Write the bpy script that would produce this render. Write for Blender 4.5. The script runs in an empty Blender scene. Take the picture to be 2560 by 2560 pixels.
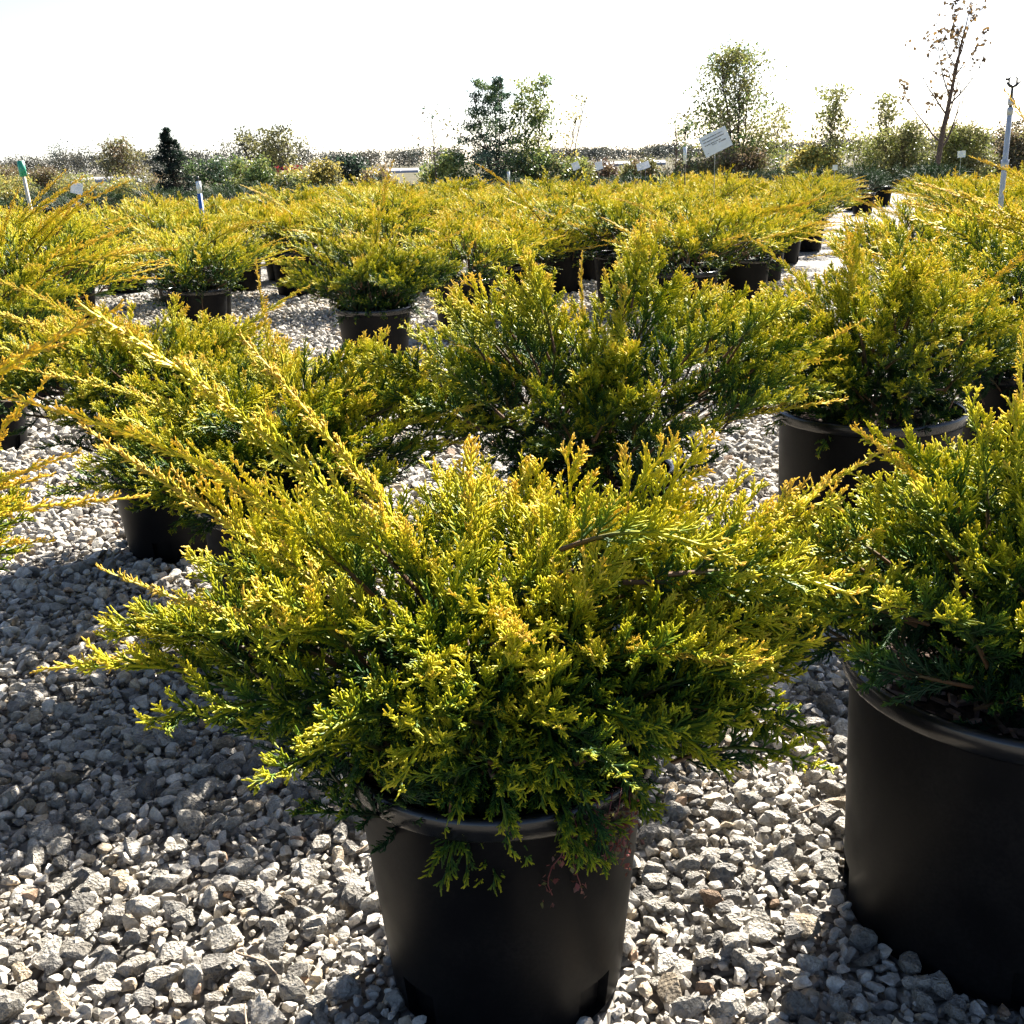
import bpy, math, random
import numpy as np
from mathutils import Matrix, Vector

# ------------------------------------------------------------------ camera, world, sun, exposure
scene = bpy.context.scene
col = scene.collection
PITCH = math.atan(880 / 2760)
cam_data = bpy.data.cameras.new('camera')
cam_data.sensor_width = 36.0
cam_data.lens = 36.0 * 2760 / 2560
cam_data.clip_start = 0.05
cam_data.clip_end = 3000.0
cam = bpy.data.objects.new('camera', cam_data)
cam.matrix_world = (Matrix.Translation((0, 0, 1.215)) @ Matrix.Rotation(math.pi / 2 - PITCH, 4, 'X')
                    @ Matrix.Rotation(math.radians(-1.8), 4, 'Z'))
col.objects.link(cam)
scene.camera = cam

SUN_EL, SUN_AZ = math.radians(39), math.radians(27)      # azimuth clockwise from +Y (the view direction)
world = bpy.data.worlds.new('World')
scene.world = world
world.use_nodes = True
wn = world.node_tree.nodes
wn.clear()
w_out = wn.new('ShaderNodeOutputWorld')
w_bg = wn.new('ShaderNodeBackground')
w_sky = wn.new('ShaderNodeTexSky')
w_sky.sky_type = 'NISHITA'
w_sky.sun_disc = False
w_sky.sun_elevation = SUN_EL
w_sky.sun_rotation = SUN_AZ
w_sky.air_density = 0.6
w_sky.dust_density = 1.0
w_sky.ozone_density = 1.0
w_bg.inputs['Strength'].default_value = 0.052
world.node_tree.links.new(w_sky.outputs[0], w_bg.inputs[0])
world.node_tree.links.new(w_bg.outputs[0], w_out.inputs[0])

sun_data = bpy.data.lights.new('sun', 'SUN')
sun_data.energy = 5.0
sun_data.angle = math.radians(0.5)
sun_data.color = (1.0, 0.95, 0.86)
sun = bpy.data.objects.new('sun', sun_data)
to_sun = Vector((math.sin(SUN_AZ) * math.cos(SUN_EL), math.cos(SUN_AZ) * math.cos(SUN_EL), math.sin(SUN_EL)))
sun.rotation_euler = (-to_sun).to_track_quat('-Z', 'Y').to_euler()
sun.location = (6, 12, 12)
col.objects.link(sun)

scene.view_settings.view_transform = 'Standard'
scene.view_settings.look = 'None'
scene.view_settings.exposure = 2.3
scene.view_settings.gamma = 1.0
scene.view_settings.use_curve_mapping = False
scene.render.engine = 'CYCLES'
scene.cycles.use_adaptive_sampling = True
scene.cycles.adaptive_threshold = 0.025
scene.cycles.max_bounces = 4
scene.cycles.diffuse_bounces = 2
scene.cycles.glossy_bounces = 2
scene.cycles.transmission_bounces = 2
scene.cycles.transparent_max_bounces = 8

# ------------------------------------------------------------------ helpers
RNG = np.random.default_rng(7)
PYR = random.Random(11)

def nrm(v):
    return v / (np.linalg.norm(v, axis=-1, keepdims=True) + 1e-12)

def mesh_from(name, V, F, attr=None, smooth=True, mat=None, uvname=None):
    """V (n,3), F (m,3) or (m,4) or list of both -> mesh; attr (n,4) point colour named col."""
    V = np.asarray(V, np.float32).reshape(-1, 3)
    Fs = F if isinstance(F, list) else [F]
    Fs = [np.asarray(f, np.int32) for f in Fs if len(f)]
    me = bpy.data.meshes.new(name)
    me.vertices.add(len(V))
    me.vertices.foreach_set('co', V.ravel())
    loops = np.concatenate([f.ravel() for f in Fs])
    totals = np.concatenate([np.full(len(f), f.shape[1], np.int32) for f in Fs])
    starts = np.concatenate([[0], np.cumsum(totals)[:-1]]).astype(np.int32)
    me.loops.add(len(loops))
    me.loops.foreach_set('vertex_index', loops)
    me.polygons.add(len(totals))
    me.polygons.foreach_set('loop_start', starts)
    me.polygons.foreach_set('use_smooth', np.full(len(totals), smooth, bool))
    me.update(calc_edges=True)
    me.validate()
    if attr is not None:
        a = me.attributes.new('col', 'FLOAT_COLOR', 'POINT')
        a.data.foreach_set('color', np.asarray(attr, np.float32).ravel())
    if mat is not None:
        me.materials.append(mat)
    return me

def obj(name, me, parent=None, loc=None):
    o = bpy.data.objects.new(name, me)
    col.objects.link(o)
    if parent is not None:
        o.parent = parent
    if loc is not None:
        o.location = loc
    return o

def tag(o, label=None, cat=None, group=None, kind=None):
    if label: o['label'] = label
    if cat: o['category'] = cat
    if group: o['group'] = group
    if kind: o['kind'] = kind
    return o

class Geo:
    """collects vertices / faces / point colours of ONE mesh"""
    def __init__(self):
        self.V, self.F3, self.F4, self.A, self.n = [], [], [], [], 0
    def add(self, V, F3=None, F4=None, A=None):
        V = np.asarray(V, float).reshape(-1, 3)
        if F3 is not None and len(F3): self.F3.append(np.asarray(F3, int) + self.n)
        if F4 is not None and len(F4): self.F4.append(np.asarray(F4, int) + self.n)
        self.V.append(V)
        if A is None: A = np.zeros((len(V), 4))
        A = np.asarray(A, float)
        if A.ndim == 1: A = np.tile(A, (len(V), 1))
        self.A.append(A)
        self.n += len(V)
    def arrays(self):
        V = np.concatenate(self.V); A = np.concatenate(self.A)
        F = []
        if self.F3: F.append(np.concatenate(self.F3))
        if self.F4: F.append(np.concatenate(self.F4))
        return V, F, A
    def mesh(self, name, mat, smooth=True):
        V, F, A = self.arrays()
        return mesh_from(name, V, F, A, smooth, mat)
    def segs(self, a, b, ra, rb, Aa, Ab, sides=3):
        """many tapered prisms at once: a,b (n,3), ra,rb (n,), Aa,Ab (n,4)"""
        a = np.asarray(a, float); b = np.asarray(b, float); n = len(a)
        d = nrm(b - a)
        ref = np.where(np.abs(d[:, 2:3]) > 0.9, np.array([[1., 0, 0]]), np.array([[0, 0, 1.]]))
        u = nrm(np.cross(d, ref)); v = np.cross(d, u)
        ang = np.arange(sides) * 2 * math.pi / sides
        ring = u[:, None, :] * np.cos(ang)[None, :, None] + v[:, None, :] * np.sin(ang)[None, :, None]
        Va = a[:, None, :] + ring * np.asarray(ra)[:, None, None]
        Vb = b[:, None, :] + ring * np.asarray(rb)[:, None, None]
        V = np.concatenate([Va, Vb], 1).reshape(-1, 3)
        A = np.concatenate([np.repeat(np.asarray(Aa)[:, None, :], sides, 1), np.repeat(np.asarray(Ab)[:, None, :], sides, 1)], 1).reshape(-1, 4)
        k = np.arange(sides); k2 = (k + 1) % sides
        q = np.stack([k, k2, k2 + sides, k + sides], 1)
        F4 = (q[None] + (np.arange(n) * 2 * sides)[:, None, None]).reshape(-1, 4)
        self.add(V, None, F4, A)
    def tube(self, pts, rad, A=(0, 0, 0, 1), sides=6, cap=True):
        pts = np.asarray(pts, float); n = len(pts)
        rad = np.broadcast_to(np.asarray(rad, float), (n,))
        T = nrm(np.gradient(pts, axis=0))
        ref = np.array([0, 0, 1.]) if abs(T[0][2]) < 0.9 else np.array([1., 0, 0])
        V = []
        for i in range(n):
            u = np.cross(T[i], ref); u /= np.linalg.norm(u) + 1e-9
            w = np.cross(T[i], u)
            for s in range(sides):
                t = 2 * math.pi * s / sides
                V.append(pts[i] + rad[i] * (math.cos(t) * u + math.sin(t) * w))
        F4 = []
        for i in range(n - 1):
            for s in range(sides):
                s2 = (s + 1) % sides
                F4.append((i * sides + s, i * sides + s2, (i + 1) * sides + s2, (i + 1) * sides + s))
        F3 = []
        if cap:
            c = len(V); V += [pts[0], pts[-1]]
            for s in range(sides):
                s2 = (s + 1) % sides
                F3.append((c, s2, s)); F3.append((c + 1, (n - 1) * sides + s, (n - 1) * sides + s2))
        A = np.asarray(A, float)
        if A.ndim == 2: A = np.concatenate([np.repeat(A, sides, 0)] + ([A[:1], A[-1:]] if cap else []))
        self.add(V, F3, F4, A)
    def box(self, lo, hi, A=(0, 0, 0, 1), M=None):
        x0, y0, z0 = lo; x1, y1, z1 = hi
        V = np.array([(x, y, z) for z in (z0, z1) for y in (y0, y1) for x in (x0, x1)], float)
        if M is not None: V = V @ np.array(M.to_3x3()).T + np.array(M.translation)
        self.add(V, None, [(0, 2, 3, 1), (4, 5, 7, 6), (0, 1, 5, 4), (2, 6, 7, 3), (0, 4, 6, 2), (1, 3, 7, 5)], A)
    def lathe(self, prof, n=48, A=(0, 0, 0, 1), close_top=False):
        V = []
        for r, z in prof:
            for i in range(n):
                t = 2 * math.pi * i / n
                V.append((r * math.cos(t), r * math.sin(t), z))
        F4 = []
        for j in range(len(prof) - 1):
            for i in range(n):
                i2 = (i + 1) % n
                F4.append((j * n + i, j * n + i2, (j + 1) * n + i2, (j + 1) * n + i))
        self.add(V, None, F4, A)

# ------------------------------------------------------------------ materials
def new_mat(name):
    m = bpy.data.materials.new(name)
    m.use_nodes = True
    nt = m.node_tree
    return m, nt, nt.nodes['Principled BSDF'], nt.nodes['Material Output']

def ramp(nt, stops):
    r = nt.nodes.new('ShaderNodeValToRGB')
    el = r.color_ramp.elements
    while len(el) < len(stops): el.new(0.5)
    for e, (p, c) in zip(el, stops):
        e.position = p; e.color = (*c, 1)
    return r

def noise(nt, scale, detail=4, coord='Object', rough=0.55):
    tc = nt.nodes.new('ShaderNodeTexCoord')
    n = nt.nodes.new('ShaderNodeTexNoise')
    n.inputs['Scale'].default_value = scale; n.inputs['Detail'].default_value = detail
    n.inputs['Roughness'].default_value = rough
    nt.links.new(tc.outputs[coord], n.inputs['Vector'])
    return n

def math_node(nt, op, a, b=None, clamp=False):
    m = nt.nodes.new('ShaderNodeMath'); m.operation = op; m.use_clamp = clamp
    for i, v in enumerate((a, b)):
        if v is None: continue
        if isinstance(v, (int, float)): m.inputs[i].default_value = v
        else: nt.links.new(v, m.inputs[i])
    return m.outputs[0]

def mix_rgb(nt, fac, a, b, mode='MIX'):
    m = nt.nodes.new('ShaderNodeMix'); m.data_type = 'RGBA'; m.blend_type = mode
    for sock, v in ((m.inputs['Factor'], fac), (m.inputs[6], a), (m.inputs[7], b)):
        if isinstance(v, (int, float)): sock.default_value = v
        elif isinstance(v, tuple): sock.default_value = (*v, 1)
        else: nt.links.new(v, sock)
    return m.outputs[2]

def juniper_material(name, stops, trans=0.13):
    m, nt, bsdf, out = new_mat(name)
    at = nt.nodes.new('ShaderNodeAttribute'); at.attribute_name = 'col'
    sep = nt.nodes.new('ShaderNodeSeparateColor'); nt.links.new(at.outputs['Color'], sep.inputs[0])
    oi = nt.nodes.new('ShaderNodeObjectInfo')
    so = nt.nodes.new('ShaderNodeSeparateColor'); nt.links.new(oi.outputs['Color'], so.inputs[0])
    g = math_node(nt, 'ADD', sep.outputs[0], so.outputs[0])
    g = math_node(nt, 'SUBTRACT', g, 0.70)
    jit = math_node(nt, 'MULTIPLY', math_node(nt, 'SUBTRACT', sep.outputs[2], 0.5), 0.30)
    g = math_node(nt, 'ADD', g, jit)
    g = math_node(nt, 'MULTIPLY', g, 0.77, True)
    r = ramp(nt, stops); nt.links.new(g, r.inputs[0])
    c = mix_rgb(nt, sep.outputs[1], r.outputs[0], (0.10, 0.055, 0.03))
    n = noise(nt, 900, 2)
    c = mix_rgb(nt, math_node(nt, 'MULTIPLY', n.outputs[0], 0.10), c, (0.03, 0.05, 0.012), 'MIX')
    nt.links.new(c, bsdf.inputs['Base Color'])
    bsdf.inputs['Roughness'].default_value = 0.5
    bsdf.inputs['Specular IOR Level'].default_value = 0.2
    tr = nt.nodes.new('ShaderNodeBsdfTranslucent'); nt.links.new(c, tr.inputs['Color'])
    mx = nt.nodes.new('ShaderNodeMixShader')
    nt.links.new(math_node(nt, 'ADD', math_node(nt, 'MULTIPLY', g, 0.50), 0.04), mx.inputs[0])     # young gold tips let more light through
    nt.links.new(bsdf.outputs[0], mx.inputs[1]); nt.links.new(tr.outputs[0], mx.inputs[2])
    nt.links.new(mx.outputs[0], out.inputs[0])
    return m

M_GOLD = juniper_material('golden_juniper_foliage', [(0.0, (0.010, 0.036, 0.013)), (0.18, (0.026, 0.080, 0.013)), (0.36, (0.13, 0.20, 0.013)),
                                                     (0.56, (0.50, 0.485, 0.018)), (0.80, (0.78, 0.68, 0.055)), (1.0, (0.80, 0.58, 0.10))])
M_GREEN = juniper_material('green_juniper_foliage', [(0.0, (0.012, 0.035, 0.014)), (0.5, (0.035, 0.075, 0.025)), (1.0, (0.10, 0.15, 0.045))])

def leaf_material(name, trans=0.35):
    m, nt, bsdf, out = new_mat(name)
    at = nt.nodes.new('ShaderNodeAttribute'); at.attribute_name = 'col'
    nt.links.new(at.outputs['Color'], bsdf.inputs['Base Color'])
    bsdf.inputs['Roughness'].default_value = 0.45
    bsdf.inputs['Specular IOR Level'].default_value = 0.4
    tr = nt.nodes.new('ShaderNodeBsdfTranslucent'); nt.links.new(at.outputs['Color'], tr.inputs['Color'])
    mx = nt.nodes.new('ShaderNodeMixShader'); mx.inputs[0].default_value = trans
    nt.links.new(bsdf.outputs[0], mx.inputs[1]); nt.links.new(tr.outputs[0], mx.inputs[2])
    nt.links.new(mx.outputs[0], out.inputs[0])
    return m
M_LEAF = leaf_material('leaf')

def simple_mat(name, color, rough=0.6, nscale=None, ncol=None, bump=0.0, spec=0.5, lo=0.35, hi=0.7):
    m, nt, bsdf, out = new_mat(name)
    bsdf.inputs['Base Color'].default_value = (*color, 1)
    bsdf.inputs['Roughness'].default_value = rough
    bsdf.inputs['Specular IOR Level'].default_value = spec
    if nscale:
        n = noise(nt, nscale, 6)
        r = ramp(nt, [(lo, color), (hi, ncol or color)]); nt.links.new(n.outputs[0], r.inputs[0])
        nt.links.new(r.outputs[0], bsdf.inputs['Base Color'])
        if bump:
            b = nt.nodes.new('ShaderNodeBump'); b.inputs['Strength'].default_value = bump; b.inputs['Distance'].default_value = 0.01
            nt.links.new(n.outputs[0], b.inputs['Height']); nt.links.new(b.outputs[0], bsdf.inputs['Normal'])
    return m

M_BARK = simple_mat('bark', (0.06, 0.042, 0.03), 0.9, 30, (0.14, 0.10, 0.075), 0.6, 0.2)
M_TWIG = simple_mat('dry_wood', (0.22, 0.16, 0.11), 0.85, 60, (0.36, 0.29, 0.22), 0.4, 0.2)
M_SOIL = simple_mat('potting_soil', (0.025, 0.018, 0.013), 1.0, 60, (0.09, 0.06, 0.045), 1.0, 0.1)
M_WHITE = simple_mat('white_plastic', (0.74, 0.75, 0.78), 0.45, 12, (0.62, 0.63, 0.66))
M_TUNNEL = simple_mat('tunnel_film', (0.36, 0.36, 0.38), 0.7, 0.8, (0.20, 0.19, 0.19))
M_PVC = simple_mat('grey_pvc', (0.42, 0.44, 0.47), 0.4, 20, (0.32, 0.34, 0.37))
M_BLACK = simple_mat('black_fitting', (0.015, 0.015, 0.016), 0.4)
M_GRAPHITE = simple_mat('sign_print', (0.10, 0.09, 0.10), 0.7)
M_BLUE = simple_mat('blue_paint', (0.025, 0.10, 0.36), 0.5, 30, (0.05, 0.14, 0.42))
M_GREENCAP = simple_mat('green_paint', (0.02, 0.28, 0.17), 0.5, 30, (0.04, 0.33, 0.22))
M_WOODSTAKE = simple_mat('pale_wood_stake', (0.50, 0.44, 0.36), 0.8, 40, (0.62, 0.57, 0.5))

# black nursery-pot plastic with a little dust
M_POT, nt, bsdf, out = new_mat('black_pot_plastic')
n1 = noise(nt, 9, 6); n2 = noise(nt, 160, 3)
dust = math_node(nt, 'MULTIPLY', n1.outputs[0], n2.outputs[0])
r = ramp(nt, [(0.2, (0.0035, 0.0035, 0.004)), (0.55, (0.011, 0.010, 0.0095))]); nt.links.new(dust, r.inputs[0])
nt.links.new(r.outputs[0], bsdf.inputs['Base Color'])
rr = ramp(nt, [(0.3, (0.36,) * 3), (0.7, (0.52,) * 3)]); nt.links.new(n1.outputs[0], rr.inputs[0])
nt.links.new(rr.outputs[0], bsdf.inputs['Roughness'])
bsdf.inputs['Specular IOR Level'].default_value = 0.09

M_RIM = simple_mat('pot_rim_plastic', (0.004, 0.004, 0.0045), 0.24, 60, (0.008, 0.008, 0.008), 0.05, 0.5)

# stones: colour per stone (attribute or object random) + grain
def stone_material(name, use_attr):
    m, nt, bsdf, out = new_mat(name)
    if use_attr:
        at = nt.nodes.new('ShaderNodeAttribute'); at.attribute_name = 'col'; base = at.outputs['Color']
    else:
        oi = nt.nodes.new('ShaderNodeObjectInfo'); base = oi.outputs['Color']
    f = 1.0 if use_attr else 0.02                 # single stones carry their size as object scale
    n = noise(nt, 55 * f, 6); n2 = noise(nt, 260 * f, 5)
    k = ramp(nt, [(0.3, (0.62, 0.59, 0.55)), (0.60, (1.12, 1.10, 1.07))]); nt.links.new(n.outputs[0], k.inputs[0])
    c = mix_rgb(nt, 1.0, base, k.outputs[0], 'MULTIPLY')
    k2 = ramp(nt, [(0.35, (0.78, 0.76, 0.73)), (0.6, (1.0, 1.0, 1.0))]); nt.links.new(n2.outputs[0], k2.inputs[0])
    c = mix_rgb(nt, 1.0, c, k2.outputs[0], 'MULTIPLY')
    nt.links.new(c, bsdf.inputs['Base Color'])
    bsdf.inputs['Roughness'].default_value = 0.8
    bsdf.inputs['Specular IOR Level'].default_value = 0.3
    h = math_node(nt, 'ADD', n.outputs[0], math_node(nt, 'MULTIPLY', n2.outputs[0], 0.4))
    b = nt.nodes.new('ShaderNodeBump'); b.inputs['Strength'].default_value = 1.0; b.inputs['Distance'].default_value = 0.005 if use_attr else 0.055
    nt.links.new(h, b.inputs['Height']); nt.links.new(b.outputs[0], bsdf.inputs['Normal'])
    return m
M_STONE = stone_material('limestone', False)
M_GRAVEL = stone_material('limestone_gravel', True)

# gravel bed beneath and beyond the built stones
M_BED, nt, bsdf, out = new_mat('gravel_bed')
tc = nt.nodes.new('ShaderNodeTexCoord')
vo = nt.nodes.new('ShaderNodeTexVoronoi'); vo.inputs['Scale'].default_value = 26; vo.inputs['Randomness'].default_value = 1
nt.links.new(tc.outputs['Object'], vo.inputs['Vector'])
ve = nt.nodes.new('ShaderNodeTexVoronoi'); ve.feature = 'DISTANCE_TO_EDGE'; ve.inputs['Scale'].default_value = 26
nt.links.new(tc.outputs['Object'], ve.inputs['Vector'])
sc_ = nt.nodes.new('ShaderNodeSeparateColor'); nt.links.new(vo.outputs['Color'], sc_.inputs[0])
cr = ramp(nt, [(0.0, (0.14, 0.125, 0.11)), (0.5, (0.28, 0.26, 0.23)), (1.0, (0.42, 0.395, 0.36))]); nt.links.new(sc_.outputs[0], cr.inputs[0])
er = ramp(nt, [(0.0, (0.28, 0.25, 0.22)), (0.12, (1, 1, 1))]); nt.links.new(ve.outputs['Distance'], er.inputs[0])
nt.links.new(mix_rgb(nt, 1.0, cr.outputs[0], er.outputs[0], 'MULTIPLY'), bsdf.inputs['Base Color'])
bsdf.inputs['Roughness'].default_value = 0.9
bb = nt.nodes.new('ShaderNodeBump'); bb.inputs['Strength'].default_value = 1.0; bb.inputs['Distance'].default_value = 0.03
hh = math_node(nt, 'ADD', math_node(nt, 'MINIMUM', ve.outputs['Distance'], 0.3), math_node(nt, 'MULTIPLY', sc_.outputs[1], 0.3))
nt.links.new(hh, bb.inputs['Height']); nt.links.new(bb.outputs[0], bsdf.inputs['Normal'])

M_FIELD = simple_mat('dry_field', (0.045, 0.045, 0.02), 1.0, 0.35, (0.10, 0.08, 0.045), 0.4, 0.1)

# ------------------------------------------------------------------ ground
def sheet(name, x0, x1, y0, y1, z, mat, nx=1, ny=1):
    xs = np.linspace(x0, x1, nx + 1); ys = np.linspace(y0, y1, ny + 1)
    V = [(x, y, z) for y in ys for x in xs]
    F = [(j * (nx + 1) + i, j * (nx + 1) + i + 1, (j + 1) * (nx + 1) + i + 1, (j + 1) * (nx + 1) + i) for j in range(ny) for i in range(nx)]
    o = obj(name, mesh_from(name, V, np.array(F), None, False, mat))
    return tag(o, kind='structure')
field = sheet('ground', -1500, 1500, -60, 2400, -0.06, M_FIELD)
bed = sheet('gravel_yard', -26, 26, -6, 36, -0.012, M_BED)

# ------------------------------------------------------------------ plants: where they stand (x, y), measured on the ground
SMALL = dict(R=0.23, Rb=0.18, h=0.407)
LARGE = dict(R=0.29, Rb=0.262, h=0.45)
NEAR = [  # x, y, pot, spread, height above rim, seed, label
    (-0.03, 1.46, SMALL, 0.47, 0.37, 1, 'golden juniper in black pot with reddish weed trailing over its front rim'),
    (0.81, 1.565, LARGE, 0.42, 0.32, 2, 'greenish juniper in wide black pot with sun glints along its rim'),
    (-1.36, 1.78, SMALL, 0.50, 0.45, 3, 'juniper with long orange-gold shoots reaching out over open sunny gravel'),
    (-0.59, 2.76, SMALL, 0.54, 0.33, 4, 'golden juniper in black pot standing directly before another pot, long shadow on gravel'),
    (-1.12, 3.57, SMALL, 0.52, 0.36, 5, 'juniper in black pot standing just behind another potted juniper, pots overlapping'),
    (0.22, 2.93, SMALL, 0.54, 0.53, 6, 'dense juniper with dark green underside, standing alone between two gravel gaps'),
    (1.13, 3.38, LARGE, 0.54, 0.44, 7, 'juniper in wide black pot with upright golden plumes and bare brown stem'),
    (-2.46, 5.06, SMALL, 0.55, 0.42, 8, 'golden juniper in black pot beside the mass of taller golden junipers'),
    (1.95, 4.15, SMALL, 0.50, 0.42, 9, 'dark green juniper standing behind the wide potted juniper with golden plumes'),
    (-0.79, 6.68, SMALL, 0.50, 0.40, 10, 'juniper in black pot with one tall golden shoot rising from its top'),
]
MIDS = [  # farther plants with joined foliage: x, y, scale, label, group
    (-0.31, 8.18, 1.0, 'juniper in black pot standing behind the one with a tall golden shoot', None),
    (0.10, 9.14, 1.0, 'juniper in black pot, second behind the one with a tall golden shoot', None),
    (1.30, 8.05, 1.05, 'broad flat-topped juniper with dark green front and golden crest', None),
    (1.88, 8.95, 1.05, 'flat golden juniper in tall black pot at the corner of the block', None),
    (3.20, 12.97, 1.0, 'golden juniper in black pot beside the gravel aisle, farther down the row', None),
    (2.52, 11.0, 1.0, 'golden juniper in black pot beside the gravel aisle, second from the corner', None),
    (3.88, 14.48, 1.0, 'golden juniper in black pot near the far end of the gravel aisle', None),
    (-2.22, 8.06, 1.0, 'round golden juniper in black pot beside a strip of bare gravel', None),
    (-2.06, 11.14, 1.05, 'golden juniper in black pot across the bare gravel strip from the round one', None),
    (-2.75, 6.3, 1.15, 'large sprawling golden juniper with long shoots sweeping to one side', None),
    (-3.3, 7.6, 1.2, 'tall golden juniper with upswept shoots before the dark green junipers', None),
    (2.45, 5.1, 1.2, 'large golden juniper with a long orange shoot rising steeply', None),
    (2.72, 7.35, 1.05, 'green-gold juniper in black pot across the gravel aisle from the corner pot', None),
]
rng = np.random.default_rng(21)
e1 = np.array([0.31, 0.951]); e2 = np.array([0.951, -0.31])
taken = [(p[0], p[1]) for p in NEAR] + [(p[0], p[1]) for p in MIDS]
for t in (-9.9, -8.7, -7.5, -6.3, -5.2, -4.05, -2.8, -1.9, -1.0, 1.0, 2.1, 3.2, 4.3):
    s = 8.0 if t < 0 else 7.6
    while s < 20.5:
        p = s * e1 + t * e2 + rng.normal(0, 0.07, 2)
        s += 1.15 + rng.normal(0, 0.06)
        if abs(p[0]) > 0.55 * p[1] + 1.0: continue
        if p[1] < 9.2 and -4.4 < t < 0: continue
        if t < -5 and p[1] < 8.8: continue
        if -4.9 < p[0] + (p[1] - 10) * -0.1 < -2.6 and p[1] < 10.8 and t > -6: continue
        if min((p[0] - a) ** 2 + (p[1] - b) ** 2 for a, b in taken) < 0.75: continue
        taken.append((p[0], p[1]))
        MIDS.append((p[0], p[1], 0.84 + 0.34 * rng.random(), 'golden juniper in the crowded back rows of the potted block', 'golden junipers in the back rows'))
GREENS = []
for y in np.arange(22.5, 29, 1.6):
    for x in np.arange(-0.56 * y, 0.40 * y, 1.5):
        GREENS.append((x + rng.normal(0, .12), y + rng.normal(0, .12), 0.95 + 0.25 * rng.random()))

POTS = [(x, y, pot['Rb']) for x, y, pot, *_ in NEAR] + [(m[0], m[1], 0.18) for m in MIDS]

# ------------------------------------------------------------------ gravel stones
def ico(sub):
    t = (1 + 5 ** 0.5) / 2
    V = [(-1, t, 0), (1, t, 0), (-1, -t, 0), (1, -t, 0), (0, -1, t), (0, 1, t), (0, -1, -t), (0, 1, -t), (t, 0, -1), (t, 0, 1), (-t, 0, -1), (-t, 0, 1)]
    F = [(0, 11, 5), (0, 5, 1), (0, 1, 7), (0, 7, 10), (0, 10, 11), (1, 5, 9), (5, 11, 4), (11, 10, 2), (10, 7, 6), (7, 1, 8),
         (3, 9, 4), (3, 4, 2), (3, 2, 6), (3, 6, 8), (3, 8, 9), (4, 9, 5), (2, 4, 11), (6, 2, 10), (8, 6, 7), (9, 8, 1)]
    V = [np.array(v) / np.linalg.norm(v) for v in V]
    for _ in range(sub):
        mid = {}; nf = []
        def m(a, b):
            k = (min(a, b), max(a, b))
            if k not in mid:
                mid[k] = len(V); p = V[a] + V[b]; V.append(p / np.linalg.norm(p))
            return mid[k]
        for a, b, c in F:
            ab, bc, ca = m(a, b), m(b, c), m(c, a)
            nf += [(a, ab, ca), (b, bc, ab), (c, ca, bc), (ab, bc, ca)]
        F = nf
    return np.array(V), np.array(F)

def stone_template(sub, rng, cuts):
    V, F = ico(sub)
    V = V @ np.linalg.qr(rng.normal(size=(3, 3)))[0]
    V = V * (1 + rng.normal(0, 0.09, (len(V), 1)))
    for _ in range(cuts):
        n = nrm(rng.normal(size=3)); d = rng.uniform(0.36, 0.80)
        over = V @ n - d
        V = V - np.where(over > 0, over, 0)[:, None] * n * 0.95
    V = V * np.array([1.0, rng.uniform(0.62, 0.95), rng.uniform(0.45, 0.75)])
    V -= V.mean(0)
    return V / np.abs(V).max(), F

rng = np.random.default_rng(5)
TPL80 = [stone_template(1, rng, 9) for _ in range(24)]
TPL20 = [stone_template(0, rng, 4) for _ in range(24)]

def stone_colors(n, rng):
    base = np.array([0.455, 0.43, 0.385])
    v = np.clip(rng.normal(0.98, 0.24, n), 0.35, 1.35)
    c = base[None] * v[:, None]
    k = rng.random(n)
    c[k < 0.16] *= np.array([0.62, 0.63, 0.66])
    c[(k > 0.16) & (k < 0.26)] *= np.array([1.04, 0.92, 0.76])
    c[k > 0.992] *= np.array([0.9, 0.66, 0.50])
    return np.clip(c, 0.03, 0.78)

def jitter_grid(y0, y1, sp, rng, jit=0.46):
    P = []
    ys = np.arange(y0, y1, sp)
    for j, y in enumerate(ys):
        hw = 0.53 * y + 0.35
        xs = np.arange(-hw, hw, sp) + (sp / 2 if j % 2 else 0)
        P.append(np.stack([xs, np.full(len(xs), y)], 1))
    P = np.concatenate(P)
    return P + rng.uniform(-jit, jit, P.shape) * sp

def clear_of_pots(P, margin):
    ok = np.ones(len(P), bool)
    for x, y, r in POTS:
        ok &= (P[:, 0] - x) ** 2 + (P[:, 1] - y) ** 2 > (r + margin) ** 2
    return P[ok]

def rot_mats(n, rng, tilt):
    a = rng.uniform(0, 2 * math.pi, n); tx = rng.normal(0, tilt, n); ty = rng.normal(0, tilt, n)
    ca, sa = np.cos(a), np.sin(a)
    Rz = np.zeros((n, 3, 3)); Rz[:, 0, 0] = ca; Rz[:, 0, 1] = -sa; Rz[:, 1, 0] = sa; Rz[:, 1, 1] = ca; Rz[:, 2, 2] = 1
    Rx = np.zeros((n, 3, 3)); Rx[:, 0, 0] = 1; Rx[:, 1, 1] = np.cos(tx); Rx[:, 1, 2] = -np.sin(tx); Rx[:, 2, 1] = np.sin(tx); Rx[:, 2, 2] = np.cos(tx)
    Ry = np.zeros((n, 3, 3)); Ry[:, 1, 1] = 1; Ry[:, 0, 0] = np.cos(ty); Ry[:, 0, 2] = np.sin(ty); Ry[:, 2, 0] = -np.sin(ty); Ry[:, 2, 2] = np.cos(ty)
    return Rx @ Ry @ Rz

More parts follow.
